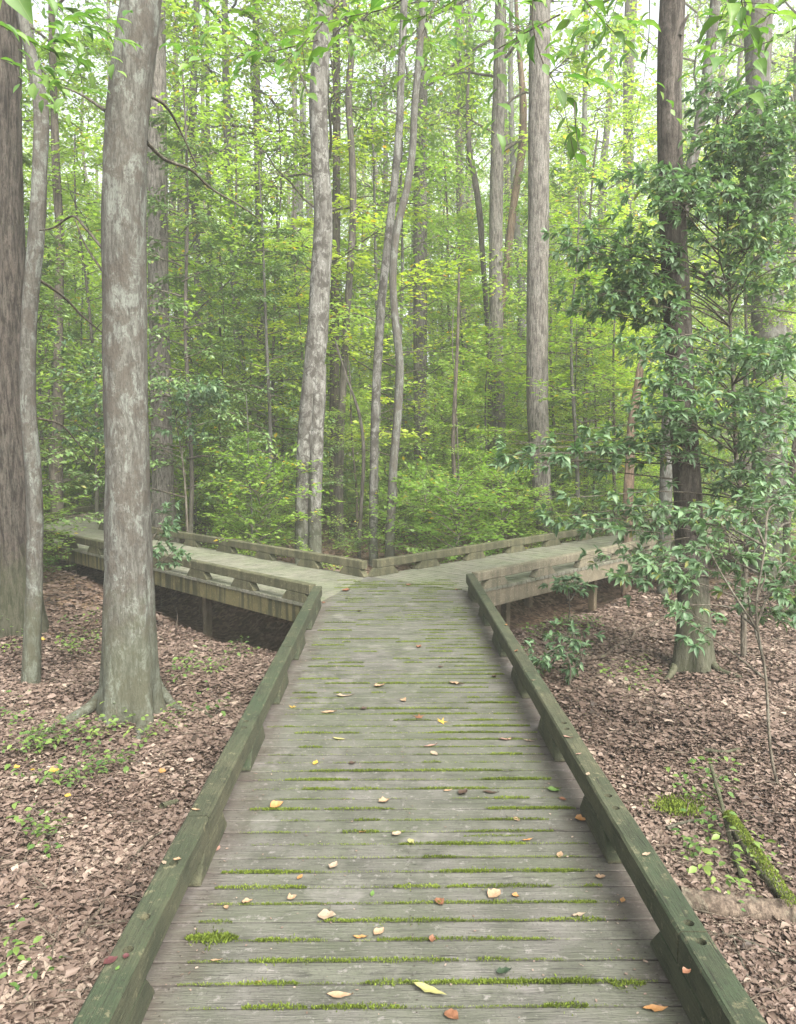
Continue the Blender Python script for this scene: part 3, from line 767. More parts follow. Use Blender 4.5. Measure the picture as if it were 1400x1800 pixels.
# --- the big near trees
T3, pth, rr = photo_tree('hardwood_tree', 'stout grey lichen-blotched tree with spreading roots beside the walk on the left',
    [(228, 1258), (228, 1160), (226, 1000), (224, 800), (220, 600), (219, 350), (228, 160), (244, 40), (256, -60)], 5.7, 'bark_pale',
    [104, 98, 86, 80, 79, 76, 73, 70, 66], ns=64, rough=.07, flare=.75, fh=.3, lobes=5, step=.035, seed=2.0, ridge=.02, crown='canopy')
def root_tube(root, pts, r0, r1, nm='root'):
    W = []
    for q, (px, py, lift) in enumerate(pts):
        w_ = PZ(px, py, -.47); w_.z = float(gz(w_.x, w_.y)) + lift; W.append(tuple(w_ - Vector(root.location)))
    pa = smooth_path(W, 26); r = np.linspace(r0, r1, 26)
    def dsp(p, th): return np.array([[1 + .16 * noise.noise(Vector((math.cos(b) * 2, math.sin(b) * 2, a * .35))) for b in th] for a in range(len(p))])
    V, Fq = tube_arrays(pa, r, 14, dsp)
    return link(nm, mesh_np(nm, V, [Fq], M['bark_pale']), root)
root_tube(T3, [(205, 1200, .2), (178, 1236, .10), (140, 1260, .05), (105, 1275, .01), (85, 1282, -.04)], .085, .025)
root_tube(T3, [(215, 1232, .09), (180, 1262, .02), (140, 1282, -.01), (118, 1292, -.03)], .045, .012)
root_tube(T3, [(245, 1180, .3), (254, 1232, .12), (250, 1262, .04), (240, 1292, -.02)], .085, .03)
root_tube(T3, [(262, 1190, .22), (286, 1224, .07), (318, 1240, .02), (350, 1244, -.03)], .07, .02)
limb(T3, [(258, 165), (290, 185), (310, 215), (345, 290)], (5.7, 6.4), .014, .006, 'twig')
limb(T3, [(258, 250), (290, 280), (335, 298), (370, 330), (420, 360), (470, 395)], (5.7, 7.2), .016, .005, 'twig')
limb(T3, [(186, 195), (165, 180), (140, 165), (105, 150)], (5.7, 6.5), .014, .005, 'twig')
limb(T3, [(183, 440), (150, 400), (128, 380), (95, 400), (70, 405)], (5.7, 6.4), .012, .006, 'twig')
limb(T3, [(183, 480), (150, 430), (132, 385)], (5.7, 6.2), .010, .005, 'twig')
photo_tree('cedar_tree', 'massive reddish ridged trunk at the far left edge, dark at its foot',
    [(-5, 1112), (-6, 1000), (-8, 800), (-14, 550), (-18, 300), (-20, 60), (-22, -80)], 8.4, 'bark_red', [170, 150, 126, 112, 108, 104, 98], ns=56, rough=.05,
    flare=.25, fh=.35, step=.06, seed=5.0, ridge=.10, crown='canopy')
T2, _, _ = photo_tree('slender_tree', 'slender wavy mossy trunk between the ridged trunk and the big grey tree',
    [(52, 1208), (58, 1100), (62, 1000), (60, 850), (50, 700), (52, 560), (64, 420), (70, 300), (72, 180), (58, 110), (40, 30), (25, -40)], (6.5, 6.7), 'bark_pale',
    [36, 31, 29, 28, 27, 27, 28, 26, 26, 22, 18, 14], ns=28, rough=.10, flare=.35, fh=.12, step=.04, seed=7.0)
limb(T2, [(66, 490), (110, 520), (150, 560), (200, 600)], (6.6, 7.6), .014, .006, 'twig')
limb(T2, [(66, 735), (105, 745), (130, 770), (160, 810)], (6.5, 7.2), .012, .005, 'twig')
photo_tree('tall_tree', 'straight grey-brown trunk half hidden behind the big left tree',
    [(289, 935), (287, 850), (283, 700), (279, 500), (277, 300), (275, 120), (274, -60)], 14.3, 'bark_ridged', [50, 40, 38, 37, 36, 34, 32], ns=32, rough=.05, flare=.3, fh=.5, step=.12, seed=9, crown='canopy')
C10, _, _ = photo_tree('beech_tree', 'pale mottled trunk behind the kerb left of the fork corner, white patches with black blotches',
    [(531, 985), (533, 860), (542, 740), (557, 600), (564, 480), (569, 380), (563, 280), (560, 180), (566, 80), (574, 0), (578, -60)], 12.6, 'bark_beech',
    [27, 28, 36, 39, 37, 34, 33, 33, 31, 29, 27], ns=40, rough=.07, flare=.2, fh=.3, step=.07, seed=11, ridge=.03)
tb = Tubes(); wp = [PY(px, py, 12.55) - Vector(C10.location) for px, py in [(555, 985), (554, 900), (556, 820), (557, 760), (560, 700), (563, 640)]]
wp[0].z = -.15
link('second_stem', trunk_mesh('second_stem', [tuple(w_) for w_ in wp], [.12, .105, .115, .12, .13, .10], M['bark_beech'], ns=28, rough=.06, flare=.2, step=.08, seed=12)[0], C10)
photo_tree('dark_tree', 'straight dark trunk just right of the pale mottled beech', [(590, 830), (588, 700), (590, 500), (592, 300), (592, 150), (590, 0), (589, -60)], 17, 'bark_dark',
           [24, 18, 17, 14, 14, 12, 11], ns=18, rough=.06, step=.2, seed=13, crown='canopy')
photo_tree('forked_tree', 'thin brown wavering trunk leaning beside the straight dark one', [(597, 820), (603, 680), (614, 500), (621, 380), (619, 270), (613, 180), (617, 60), (602, -10), (598, -60)], 16, 'bark_brown',
           [16, 14, 13, 13, 12, 12, 11, 9, 8], ns=14, rough=.08, step=.15, seed=14, crown='canopy_low')
photo_tree('slender_tree', 'left of the two slim pale trunks behind the fork corner, curving right as it rises', [(657, 985), (657, 860), (659, 760), (664, 640), (672, 520), (683, 420), (694, 320), (702, 230), (706, 120), (710, 20), (712, -60)], 13.4, 'bark_beech',
           [18, 16, 16, 17, 16, 15, 14, 14, 13, 13, 12], ns=20, rough=.07, flare=.2, fh=.15, step=.08, seed=15)
V14, _, _ = photo_tree('slender_tree', 'right of the two slim trunks behind the fork corner, vine-wrapped and dark at its foot', [(685, 990), (688, 900), (692, 820), (700, 720), (703, 640), (695, 560), (691, 480), (699, 400), (716, 330), (726, 260), (729, 190), (737, 100), (743, 30), (746, -60)], 13.0, 'bark_pale',
           [19, 17, 16, 16, 15, 14, 14, 14, 13, 13, 13, 12, 12, 11], ns=20, rough=.09, flare=.2, fh=.15, step=.08, seed=16)
ang = np.linspace(0, 11, 60); zz = np.linspace(.15, 1.9, 60)
tb = Tubes(); tb.add(np.stack([-.02 + .115 * np.cos(ang * .9) + .03 * zz, .115 * np.sin(ang * .9), zz + .1 * np.sin(ang)], -1), np.full(60, .011), 6)
link('vine', tb.mesh('vine', M['bark_brown']), V14)
photo_tree('tall_tree', 'straight mid-grey trunk rising behind the two slim trunks', [(740, 800), (739, 600), (739, 400), (741, 200), (742, 60), (743, -60)], 19, 'bark_ridged', [26, 26, 25, 22, 20, 18], ns=22, rough=.05, step=.2, seed=17, crown='canopy')
photo_tree('dead_tree', 'thin twisted bare reddish stem hanging with a crook at mid-height', [(860, 640), (848, 440), (843, 370), (836, 320), (826, 270), (824, 235), (822, 170), (826, 120)], 18, 'bark_brown', [8, 10, 12, 11, 10, 8, 6, 4], ns=12, rough=.12, step=.12, seed=18, top_to=0)
photo_tree('tall_tree', 'straight dark-flecked trunk left of the widest ridged trunk', [(879, 800), (874, 640), (872, 450), (874, 280), (878, 150), (880, 40), (882, -60)], 17.5, 'bark_ridged', [25, 24, 25, 24, 23, 21, 20], ns=24, rough=.05, step=.18, seed=19, crown='canopy')
T18, _, _ = photo_tree('tall_tree', 'widest straight ridged grey trunk behind the right arm of the walk', [(958, 940), (953, 860), (946, 740), (945, 560), (947, 350), (948, 150), (950, 0), (951, -60)], 14.2, 'bark_ridged',
           [30, 34, 40, 40, 38, 38, 37, 36], ns=40, rough=.04, flare=.15, step=.08, seed=20, ridge=.03, crown='canopy')
T19, _, _ = photo_tree('hardwood_tree', 'dark-footed trunk amid glossy shrub leaves on the right, broken stub near its top',
    [(1221, 1178), (1219, 1080), (1213, 950), (1205, 800), (1194, 620), (1186, 450), (1179, 280), (1177, 150), (1181, 40), (1184, -60)], 6.9, 'bark_foot',
    [72, 58, 52, 49, 50, 46, 44, 42, 43, 42], ns=48, rough=.08, flare=.75, fh=.34, lobes=4, step=.04, seed=21, ridge=.02)
limb(T19, [(1196, 62), (1203, 40), (1211, 25)], (6.8, 6.75), .022, .009, 'bark_brown', 'stub')
def rt2(pts, r0, r1):
    W = []
    for px, py, lift in pts:
        w_ = PZ(px, py, -.44); w_.z = float(gz(w_.x, w_.y)) + lift; W.append(tuple(w_ - Vector(T19.location)))
    pa = smooth_path(W, 20); tb = Tubes(); tb.add(pa, np.linspace(r0, r1, 20), 10); link('root', tb.mesh('root', M['bark_dark']), T19)
rt2([(1195, 1150, .12), (1178, 1172, .02), (1160, 1183, -.03)], .05, .02)
rt2([(1240, 1150, .12), (1268, 1172, .03), (1300, 1183, .01), (1325, 1192, -.04)], .05, .015)
photo_tree('leaning_tree', 'pale trunk leaning right behind the stubbed tree', [(1180, 640), (1196, 450), (1206, 340), (1222, 260), (1240, 160), (1252, 60), (1262, -40)], 10.5, 'bark_pale', [22, 21, 20, 20, 20, 19, 18], ns=20, rough=.05, step=.12, seed=22)
photo_tree('tall_tree', 'broad pale trunk almost hidden by shrub leaves near the right edge', [(1352, 900), (1352, 700), (1350, 520), (1342, 350), (1335, 200), (1330, 60), (1328, -60)], 12.5, 'bark_pale', [62, 60, 58, 50, 42, 40, 38], ns=30, rough=.05, step=.12, seed=23, crown='canopy')
photo_tree('snag', 'short broken orange-brown stump of a snapped trunk left of the stubbed tree', [(1108, 800), (1112, 740), (1121, 680), (1127, 640), (1130, 622)], 11, 'snag', [18, 17, 15, 13, 4], ns=14, rough=.22, step=.05, seed=24, top_to=0, cat='broken tree')
for lab, pts, Yd, mat, w_, cr in [
    ('dark slanting trunk between the slender mossy trunk and the big grey tree', [(100, 830), (104, 700), (103, 560), (106, 420), (100, 320), (96, 200), (92, 60), (90, -60)], 16, 'bark_dark', [22, 20, 16, 15, 15, 13, 12, 11], 'canopy'),
    ('slim pale trunk with a slight bend right of the half-hidden trunk', [(347, 680), (350, 560), (346, 440), (341, 300), (338, 180), (345, 60), (347, -60)], 21, 'bark_pale', [16, 15, 14, 13, 12, 11, 10], 'canopy_low'),
    ('thin brown stem close behind the slim bent pale trunk', [(370, 640), (371, 500), (369, 380), (366, 250), (365, 100), (364, -60)], 24, 'bark_brown', [10, 9, 8, 8, 7, 6], 'canopy_low'),
    ('spotted trunk curving left as it rises above the understory', [(430, 720), (422, 620), (413, 500), (405, 400), (402, 300), (399, 170), (396, 50), (394, -60)], 19, 'bark_pale', [17, 17, 16, 15, 15, 14, 12, 11], 'canopy'),
    ('straight even trunk midway between spotted trunk and pale beech', [(460, 820), (460, 650), (457, 480), (455, 330), (452, 180), (450, 40), (449, -60)], 20, 'bark_brown', [17, 16, 15, 14, 14, 12, 11], 'canopy'),
    ('thin whitish pole stem in the green behind the left arm', [(498, 840), (497, 700), (493, 560), (488, 450), (487, 330)], 19, 'bark_pale', [5, 5, 5, 4, 3], None),
    ('knobbly thin dark sapling stem left of the slim pale pair', [(632, 960), (637, 860), (640, 800), (630, 720), (612, 670), (590, 600)], 14, 'bark_brown', [8, 7, 7, 6, 4, 3], None),
    ('thin dark sapling stem behind the right arm of the walk', [(806, 955), (803, 880), (797, 800), (799, 720), (803, 640), (806, 560), (807, 480)], 14, 'bark_dark', [10, 9, 8, 8, 6, 5, 4], None),
    ('red-brown bare trunk leaning behind the widest ridged trunk', [(880, 560), (895, 430), (906, 340), (918, 260), (920, 180), (912, 80), (905, -40)], 18.5, 'snag', [12, 14, 14, 15, 13, 8, 6], None),
    ('straight dim trunk far off in the gap at the centre', [(815, 700), (812, 500), (808, 350), (806, 230), (805, 60), (804, -60)], 30, 'bark_dark', [13, 13, 12, 12, 10, 9], 'canopy'),
    ('slim grey trunk seen between shrub leaves right of the ridged trunk', [(1020, 720), (1021, 600), (1020, 470), (1024, 340), (1028, 200), (1030, 50), (1031, -60)], 22, 'bark_pale', [12, 11, 11, 10, 9, 8, 7], 'canopy_low')]:
    photo_tree('forest_tree', lab, pts, Yd, mat, w_, cr, ns=14, rough=.07, step=.25, seed=hash(lab) % 7 if False else len(lab) * .37, top_to=(14 if cr else 0))

# ------------------------------------------------------------------ understory and forest beyond
def on_walk(x, y, m=.5):
    if -.78 - m < x < .92 + m and y < 9.3: return True
    if x < 0 and 6.58 - m * 1.5 < x + y < 8.75 + m * 1.4 and x > -7.4 - m: return True
    if x > -.5 and -9.33 - m * 1.4 < x - y < -7.15 + m * 1.5 and x < 12: return True
    if -7.2 - m < x < -5.6 + m and 13 < y < 24.5: return True
    return False
def make_tree(name, label, cat, group, trunk, crown, x, y, s, rz, tl=True):
    z = float(gz(x, y))
    r = thing(name, label, cat, (x, y, z), group, rz); r.scale = (s, s, s * random.uniform(.9, 1.12))
    if trunk: link('trunk', trunk, r)
    link('crown' if trunk else 'foliage', crown[0], r); link('branches' if trunk else 'stems', crown[1], r)
    return r
placed = []
def zone(x, y):
    a = x / y
    side = 'behind the left arm of the boardwalk' if a < -.2 else ('beyond the fork corner' if a < .12 else 'behind the right arm of the boardwalk')
    dist = 'close' if y < 17 else ('some way' if y < 28 else 'far')
    return dist + ' ' + side
def scatter(n, kind, ymin, ymax, md, cond=None, halfw=.60, tries=40, clear=.9):
    out = []
    for _ in range(n * tries):
        if len(out) >= n: break
        y = math.sqrt(random.uniform(ymin ** 2, ymax ** 2)); x = random.uniform(-1, 1) * (halfw * y + 1.5)
        if on_walk(x, y, clear): continue
        if cond and not cond(x, y): continue
        if any((x - a) ** 2 + (y - b) ** 2 < md * md for a, b in out): continue
        out.append((x, y))
    return out
pick = lambda L: L[random.randrange(len(L))]
for x, y in scatter(48, 'canopy', 19, 58, 2.7) + scatter(62, 'canopy', 26, 56, 2.2):
    make_tree('canopy_tree', 'tall straight tree standing ' + zone(x, y), 'tree', 'tall trees ' + zone(x, y), pick(TR['canopy']),
              pick(CR['canopy'] + CR['canopy_low']), x, y, random.uniform(.8, 1.25), random.uniform(0, 6.28))
for x, y in scatter(185, 'under', 12.2, 48, 1.25, lambda x, y: not (y < 16 and -.17 * y < x < .24 * y)):
    k = random.choices(['under_light', 'under_yellow', 'under_mid', 'holly'], [.42, .34 if x > -2 else .18, .22, .04])[0]
    lab = {'under_light': 'light green leafy sapling ' + zone(x, y), 'under_yellow': 'yellow-green layered sapling ' + zone(x, y),
           'under_mid': 'bushy mid-green sapling ' + zone(x, y), 'holly': 'dark evergreen sapling ' + zone(x, y)}[k]
    make_tree('sapling', lab, 'young tree', k.replace('under_', '').replace('holly', 'dark') + ' saplings ' + zone(x, y), pick(TR['under']), pick(CR[k]), x, y, random.uniform(.8, 1.5), random.uniform(0, 6.28))
for x, y in scatter(150, 'shrub', 10.2, 24, .65, lambda x, y: not (x > 1.2 and y < 12.5) and not (y < 14.6 and -.17 * y < x < .03 * y) and not (y < 13.5 and x > 0 and random.random() < .6), clear=.75):
    v = random.choices([0, 1, 2], [.38, .56, .06])[0]
    make_tree('shrub', ['bushy mid-green shrub', 'pale green shrub', 'dark green shrub'][v] + ' low down ' + zone(x, y),
              'shrub', ['mid-green shrubs of the undergrowth', 'pale green shrubs of the undergrowth', 'dark shrubs of the undergrowth'][v] + ' ' + zone(x, y), None, CR['shrub'][v], x, y, random.uniform(.8, 1.8), random.uniform(0, 6.28))
# hand-placed understory that the photograph shows
def at_px(px, Y): w_ = PY(px, 900, Y); return w_.x, Y
for lab, px, Yd, key, v, s, cat in [
    ('dark holly behind the big left tree, its leaves crossing the sky gap', 330, 13.4, 'holly', 0, 1.25, 'tree'),
    ('dark holly between the spotted trunk and the pale beech', 470, 14.2, 'holly', 1, 1.15, 'tree'),
    ('dark holly filling the gap left of the big grey tree', 25, 10.4, 'holly', 2, 1.15, 'tree'),
    ('dark evergreen at the left edge behind the slender mossy trunk', 95, 18, 'holly', 0, 1.2, 'tree'),
    ('leafy green sapling left of the pale beech above the left arm', 390, 14.8, 'under_mid', 0, .75, 'young tree'),
    ('low bushy green sapling behind the left arm kerb', 440, 12.6, 'under_mid', 1, .5, 'young tree'),
    ('airy green sapling between the dark trunk and the slim pale pair', 625, 15.2, 'under_mid', 2, .7, 'young tree'),
    ('soft dark green sapling behind the fork corner right of the vine-wrapped trunk', 800, 14.6, 'under_mid', 0, .8, 'young tree'),
    ('bright yellow-green maple below the gap at the centre', 810, 19, 'under_yellow', 0, 1.15, 'young tree'),
    ('yellow-green maple spreading beneath the dark-flecked trunk', 860, 16.5, 'under_yellow', 1, .8, 'young tree'),
    ('light green tree filling the gap left of the pale beech', 490, 17, 'under_light', 0, 1.4, 'tree'),
    ('light green tree over the slim pale trunks', 700, 17.5, 'under_light', 1, 1.5, 'tree'),
    ('light green tree right of the widest ridged trunk', 1030, 17, 'under_light', 2, 1.35, 'tree'),
    ('light green tree behind the far left trunks', 170, 17, 'under_light', 0, 1.4, 'tree'),
    ('mid-green sapling beyond the right arm behind the glossy shrub', 1080, 15, 'under_mid', 2, .9, 'young tree'),
    ('mid-green sapling near the right edge behind the glossy shrub', 1300, 11.5, 'under_mid', 0, 1.0, 'young tree'),
    ('dark evergreen behind the right arm between ridged trunk and stump', 1010, 15.5, 'holly', 1, .75, 'young tree'),
    ('dark evergreen at the right edge above the boardwalk arm', 1390, 9.8, 'holly', 2, 1.15, 'tree')]:
    x, y = at_px(px, Yd)
    if on_walk(x, y, .3): print('ON WALK', lab)
    make_tree('holly_tree' if key == 'holly' else 'sapling', lab, cat, None, TR['under'][v % 3], CR[key][v], x, y, s, px * .01)
for x, y in scatter(70, 'gc', 10.3, 19, .6, clear=.3):
    v = random.randrange(2)
    make_tree('low_plant', ['low pale green plant behind the boardwalk', 'low mid-green plant behind the boardwalk'][v].replace('behind the boardwalk', zone(x, y)), 'plant',
              ['low pale plants behind the boardwalk', 'low green plants behind the boardwalk'][v] + ' ' + zone(x, y), None, CR['groundcover'][v], x, y, random.uniform(.7, 1.3), random.uniform(0, 6.28))
# seedlings on the open litter either side of the walk
nside = 0
for x, y, l_ in [(*PZ(px + random.gauss(0, 26), py + random.gauss(0, 18), -.5).xy, lb) for px, py, lb, n_ in
        [(150, 1305, 'left', 5), (90, 1340, 'left', 4), (200, 1350, 'left', 4), (50, 1310, 'left', 4), (120, 1400, 'left', 4), (60, 1500, 'left', 3), (240, 1290, 'left', 4), (350, 1190, 'left', 6), (140, 1110, 'left', 10),
         (60, 1700, 'left', 2), (330, 1270, 'left', 3), (430, 1120, 'left', 4), (1230, 1380, 'right', 3), (1290, 1560, 'right', 4), (1330, 1480, 'right', 3), (1010, 1090, 'right', 8), (960, 1120, 'right', 6), (1100, 1200, 'right', 4), (1200, 1500, 'right', 2),
         (400, 1085, 'left', 3), (20, 1120, 'left', 5)] for _ in range(n_)]:
    if on_walk(x, y, .1): continue
    make_tree('seedling', 'small green seedling in the leaf litter on the %s side of the walk' % l_, 'seedling', 'seedlings on the %s of the walk' % l_, None, pick(CR['herb']), x, y, random.uniform(.55, 1.15), random.uniform(0, 6.28))

# far-off wood: one mass beyond the individual trees
g = np.random.default_rng(5)
nc = 900
ang = g.uniform(-.66, .66, nc); rad = g.uniform(56, 78, nc)
cx, cyv = np.sin(ang) * rad * 1.05, np.cos(ang) * rad
cz = g.uniform(0, 1, nc) ** .9 * 27
m = 150
C = np.stack([cx, cyv, cz], -1)
P = (C[:, None] + g.normal(0, 1, (nc, m, 3)) * np.array([1.7, 1.7, .75])).reshape(-1, 3)
D = g.normal(0, 1, (len(P), 3)) * [1, 1, .5]; N = g.normal(0, .5, (len(P), 3)) + [0, 0, 1]
fw = leaves('far_wood', P, D, N, g.uniform(.16, .34, len(P)), .7, T_FAR, M['leaf_light'], g.random(len(P)))
o = link('far_forest', fw); tagit(o, 'hazy green far-off wood closing the view', 'forest', None, 'stuff')

# ------------------------------------------------------------------ overhanging branches close to the viewer
def single_leaf(name, mat, L, ratio, bend=1.0, tpl=T_NEAR):
    return leaves(name, np.zeros((1, 3)), np.array([[1., 0, 0]]), np.array([[0, 0, 1.]]), L, ratio, tpl, mat, np.array([random.random()]), bend)
OL = [single_leaf('leaf', M['leaf_over'], L, r_, b_) for L, r_, b_ in ((.095, .52, 1), (.105, .5, 1.8), (.08, .55, .5), (.11, .46, 2.2), (.088, .6, 1.2))]
def orient(o, p, d, n):
    d = Vector(d).normalized(); n = Vector(n); s = d.cross(n).normalized(); u = s.cross(d)
    m_ = Matrix((d, -s, u)).transposed().to_4x4(); m_.translation = p; o.matrix_local = m_
def overhang(label, pts, Y, nleaf=11, s=1.0, side_tw=2, r=.0035):
    W = [PY(px, py, Y[0] + (Y[1] - Y[0]) * q / (len(pts) - 1)) for q, (px, py) in enumerate(pts)]
    root = thing('overhanging_branch', label, 'branch', W[0])
    pa = smooth_path([tuple(w_ - W[0]) for w_ in W], 22)
    tb = Tubes(); tb.add(pa, np.linspace(r, .001, 22), 6)
    anchors = []
    for q in range(nleaf):
        u = .15 + .85 * (q + .5) / nleaf; k0 = int(u * 21); anchors.append((pa[k0], norm(pa[min(k0 + 1, 21)] - pa[k0 - 1]), q))
    for sdx in range(side_tw):
        k0 = int(21 * (.3 + .5 * sdx / max(1, side_tw))); bd = norm(pa[k0 + 1] - pa[k0])
        a = (1 if sdx % 2 else -1) * random.uniform(.6, 1.1)
        dv = np.array([bd[0] * math.cos(a) - bd[2] * math.sin(a), random.uniform(-.4, .4), bd[0] * math.sin(a) + bd[2] * math.cos(a)])
        dv = norm(dv); ln = random.uniform(.16, .34)
        seg = np.array([pa[k0], pa[k0] + dv * ln * .5 + [0, 0, .01], pa[k0] + dv * ln - np.array([0, 0, .03])])
        tb.add(seg, [.0018, .0012, .0006], 4)
        for q in range(5): anchors.append((seg[0] + (seg[2] - seg[0]) * (.3 + .18 * q), dv, q))
    link('stem', tb.mesh('stem', M['twig']), root)
    for p_, d_, q in anchors:
        a = (1 if q % 2 else -1) * random.uniform(.3, .95)
        perp = np.cross(d_, [0, -.55, .83]); perp = norm(perp)
        ld = (np.array(d_) * math.cos(a) + perp * math.sin(a)) * [1, 1, .55] + np.array([0, (1 if q % 2 else -1) * random.uniform(0, .5), random.uniform(-.2, .06)])
        o = link('leaf', OL[random.randrange(len(OL))], root)
        orient(o, Vector(p_), ld, (random.gauss(0, .3), random.gauss(-.45, .25), 1)); o.scale = (s * random.uniform(.75, 1.15),) * 3
overhang('leafy twig dropping down in front of the widest ridged trunk', [(945, -70), (938, 50), (955, 110), (988, 170), (1000, 230), (1014, 285)], (3.3, 3.5), 13)
overhang('twig of yellowish green leaves reaching right to the stubbed trunk', [(985, -60), (1045, 20), (1085, 62), (1122, 98)], (3.8, 3.8), 8, 1.0)
overhang('big-leaved twig at the top above the pale beech', [(750, -40), (690, 10), (620, 28), (560, 45)], (3.2, 3.3), 7, 1.1)
overhang('long leafy twig crossing before the dark-flecked trunk', [(985, 25), (920, 60), (860, 95), (800, 128), (775, 140)], (3.4, 3.4), 10, .95)
overhang('leafy twig at the top left of the pale beech', [(600, 0), (540, 70), (500, 110), (465, 140)], (3.5, 3.4), 8, .95)
overhang('fine leafy twig across the sky gap right of the big grey tree', [(560, 70), (470, 92), (400, 98), (330, 80), (290, 78)], (4.6, 5.0), 15, 1.0, 4)
overhang('leafy twig coming in from the right top corner', [(1430, 30), (1370, 65), (1290, 95), (1215, 130)], (3.3, 3.4), 12, 1.0, 3)
overhang('twig hanging from the top between the stubbed trunk and right corner', [(1290, -80), (1302, -10), (1312, 40), (1325, 70)], (2.9, 3.0), 7, 1.0)
overhang('twig with two low bright leaves before the slim pale trunks', [(800, -60), (760, 20), (730, 90), (705, 150)], (3.7, 3.6), 6, .95)
overhang('spray of leaves hanging over the top of the big grey tree', [(60, -40), (120, 30), (190, 62), (240, 78)], (4.6, 4.8), 16, 1.0, 5)
overhang('spray of leaves in the top left corner before the ridged trunk', [(-40, 20), (30, 60), (90, 90), (150, 110)], (4.3, 4.6), 15, 1.0, 5)
overhang('leafy twig along the upper edge right of the ridged trunk', [(1180, -50), (1110, -10), (1040, 10), (980, 60)], (4.2, 4.2), 13, 1.0, 4)
overhang('thin twig with hanging leaves left of the stubbed trunk', [(1140, -60), (1142, 40), (1135, 120), (1120, 200), (1098, 270)], (4.6, 4.7), 10, .8, 2)
overhang('drooping pair of leaves under the sky gap on the right', [(1010, 180), (1012, 215), (1016, 250), (1022, 270)], (3.4, 3.4), 3, .95, 0)
overhang('leafy twig at top centre above the slim trunks', [(860, -60), (800, 0), (740, 30), (690, 40)], (4.0, 4.2), 12, 1.0, 4)
overhang('dense light spray filling the top left between ridged trunk and big grey tree', [(20, -60), (70, -10), (130, 20), (200, 40)], (5.0, 5.4), 18, 1.05, 7)
overhang('light spray hanging lower across the slender mossy trunk', [(-30, 90), (40, 120), (110, 150), (175, 165)], (5.2, 5.4), 16, .95, 6)
overhang('light spray at the top just right of the big grey tree', [(300, -60), (350, 0), (420, 50), (470, 60)], (5.2, 5.6), 18, 1.0, 7)
overhang('small-leaved spray along the top edge over the pale beech', [(480, -60), (540, -10), (600, 20), (660, 60)], (5.6, 5.8), 18, 1.0, 7)
overhang('leafy spray at the top between the dark-flecked and ridged trunks', [(820, -60), (870, -5), (910, 40), (930, 80)], (5.2, 5.4), 16, 1.0, 6)
overhang('leafy spray high up over the right corner behind the hanging twig', [(1420, -40), (1360, 20), (1300, 60), (1240, 70)], (4.6, 4.9), 16, 1.0, 6)
overhang('pair of small twigs before the sky gap left of the stubbed trunk', [(1100, -50), (1070, 40), (1040, 90), (1010, 110)], (4.8, 5.0), 14, 1.0, 5)
big = thing('overhanging_branch', 'twig with large blurred leaves in the extreme top left corner', 'branch', PY(-60, -60, 1.25))
tb = Tubes(); tb.add(np.array([[0, 0, 0], [.04, 0, .012], [.08, 0, .005]]), [.003, .002, .001], 6); link('stem', tb.mesh('stem', M['twig']), big)
for dx, dd_ in ((.05, (.55, .1, -.9)), (.03, (.1, .0, -1)), (.07, (.95, .1, -.25))):
    o = link('leaf', OL[0], big); orient(o, Vector((dx, 0, 0)), dd_, (.1, -1, .3)); o.scale = (.95,) * 3

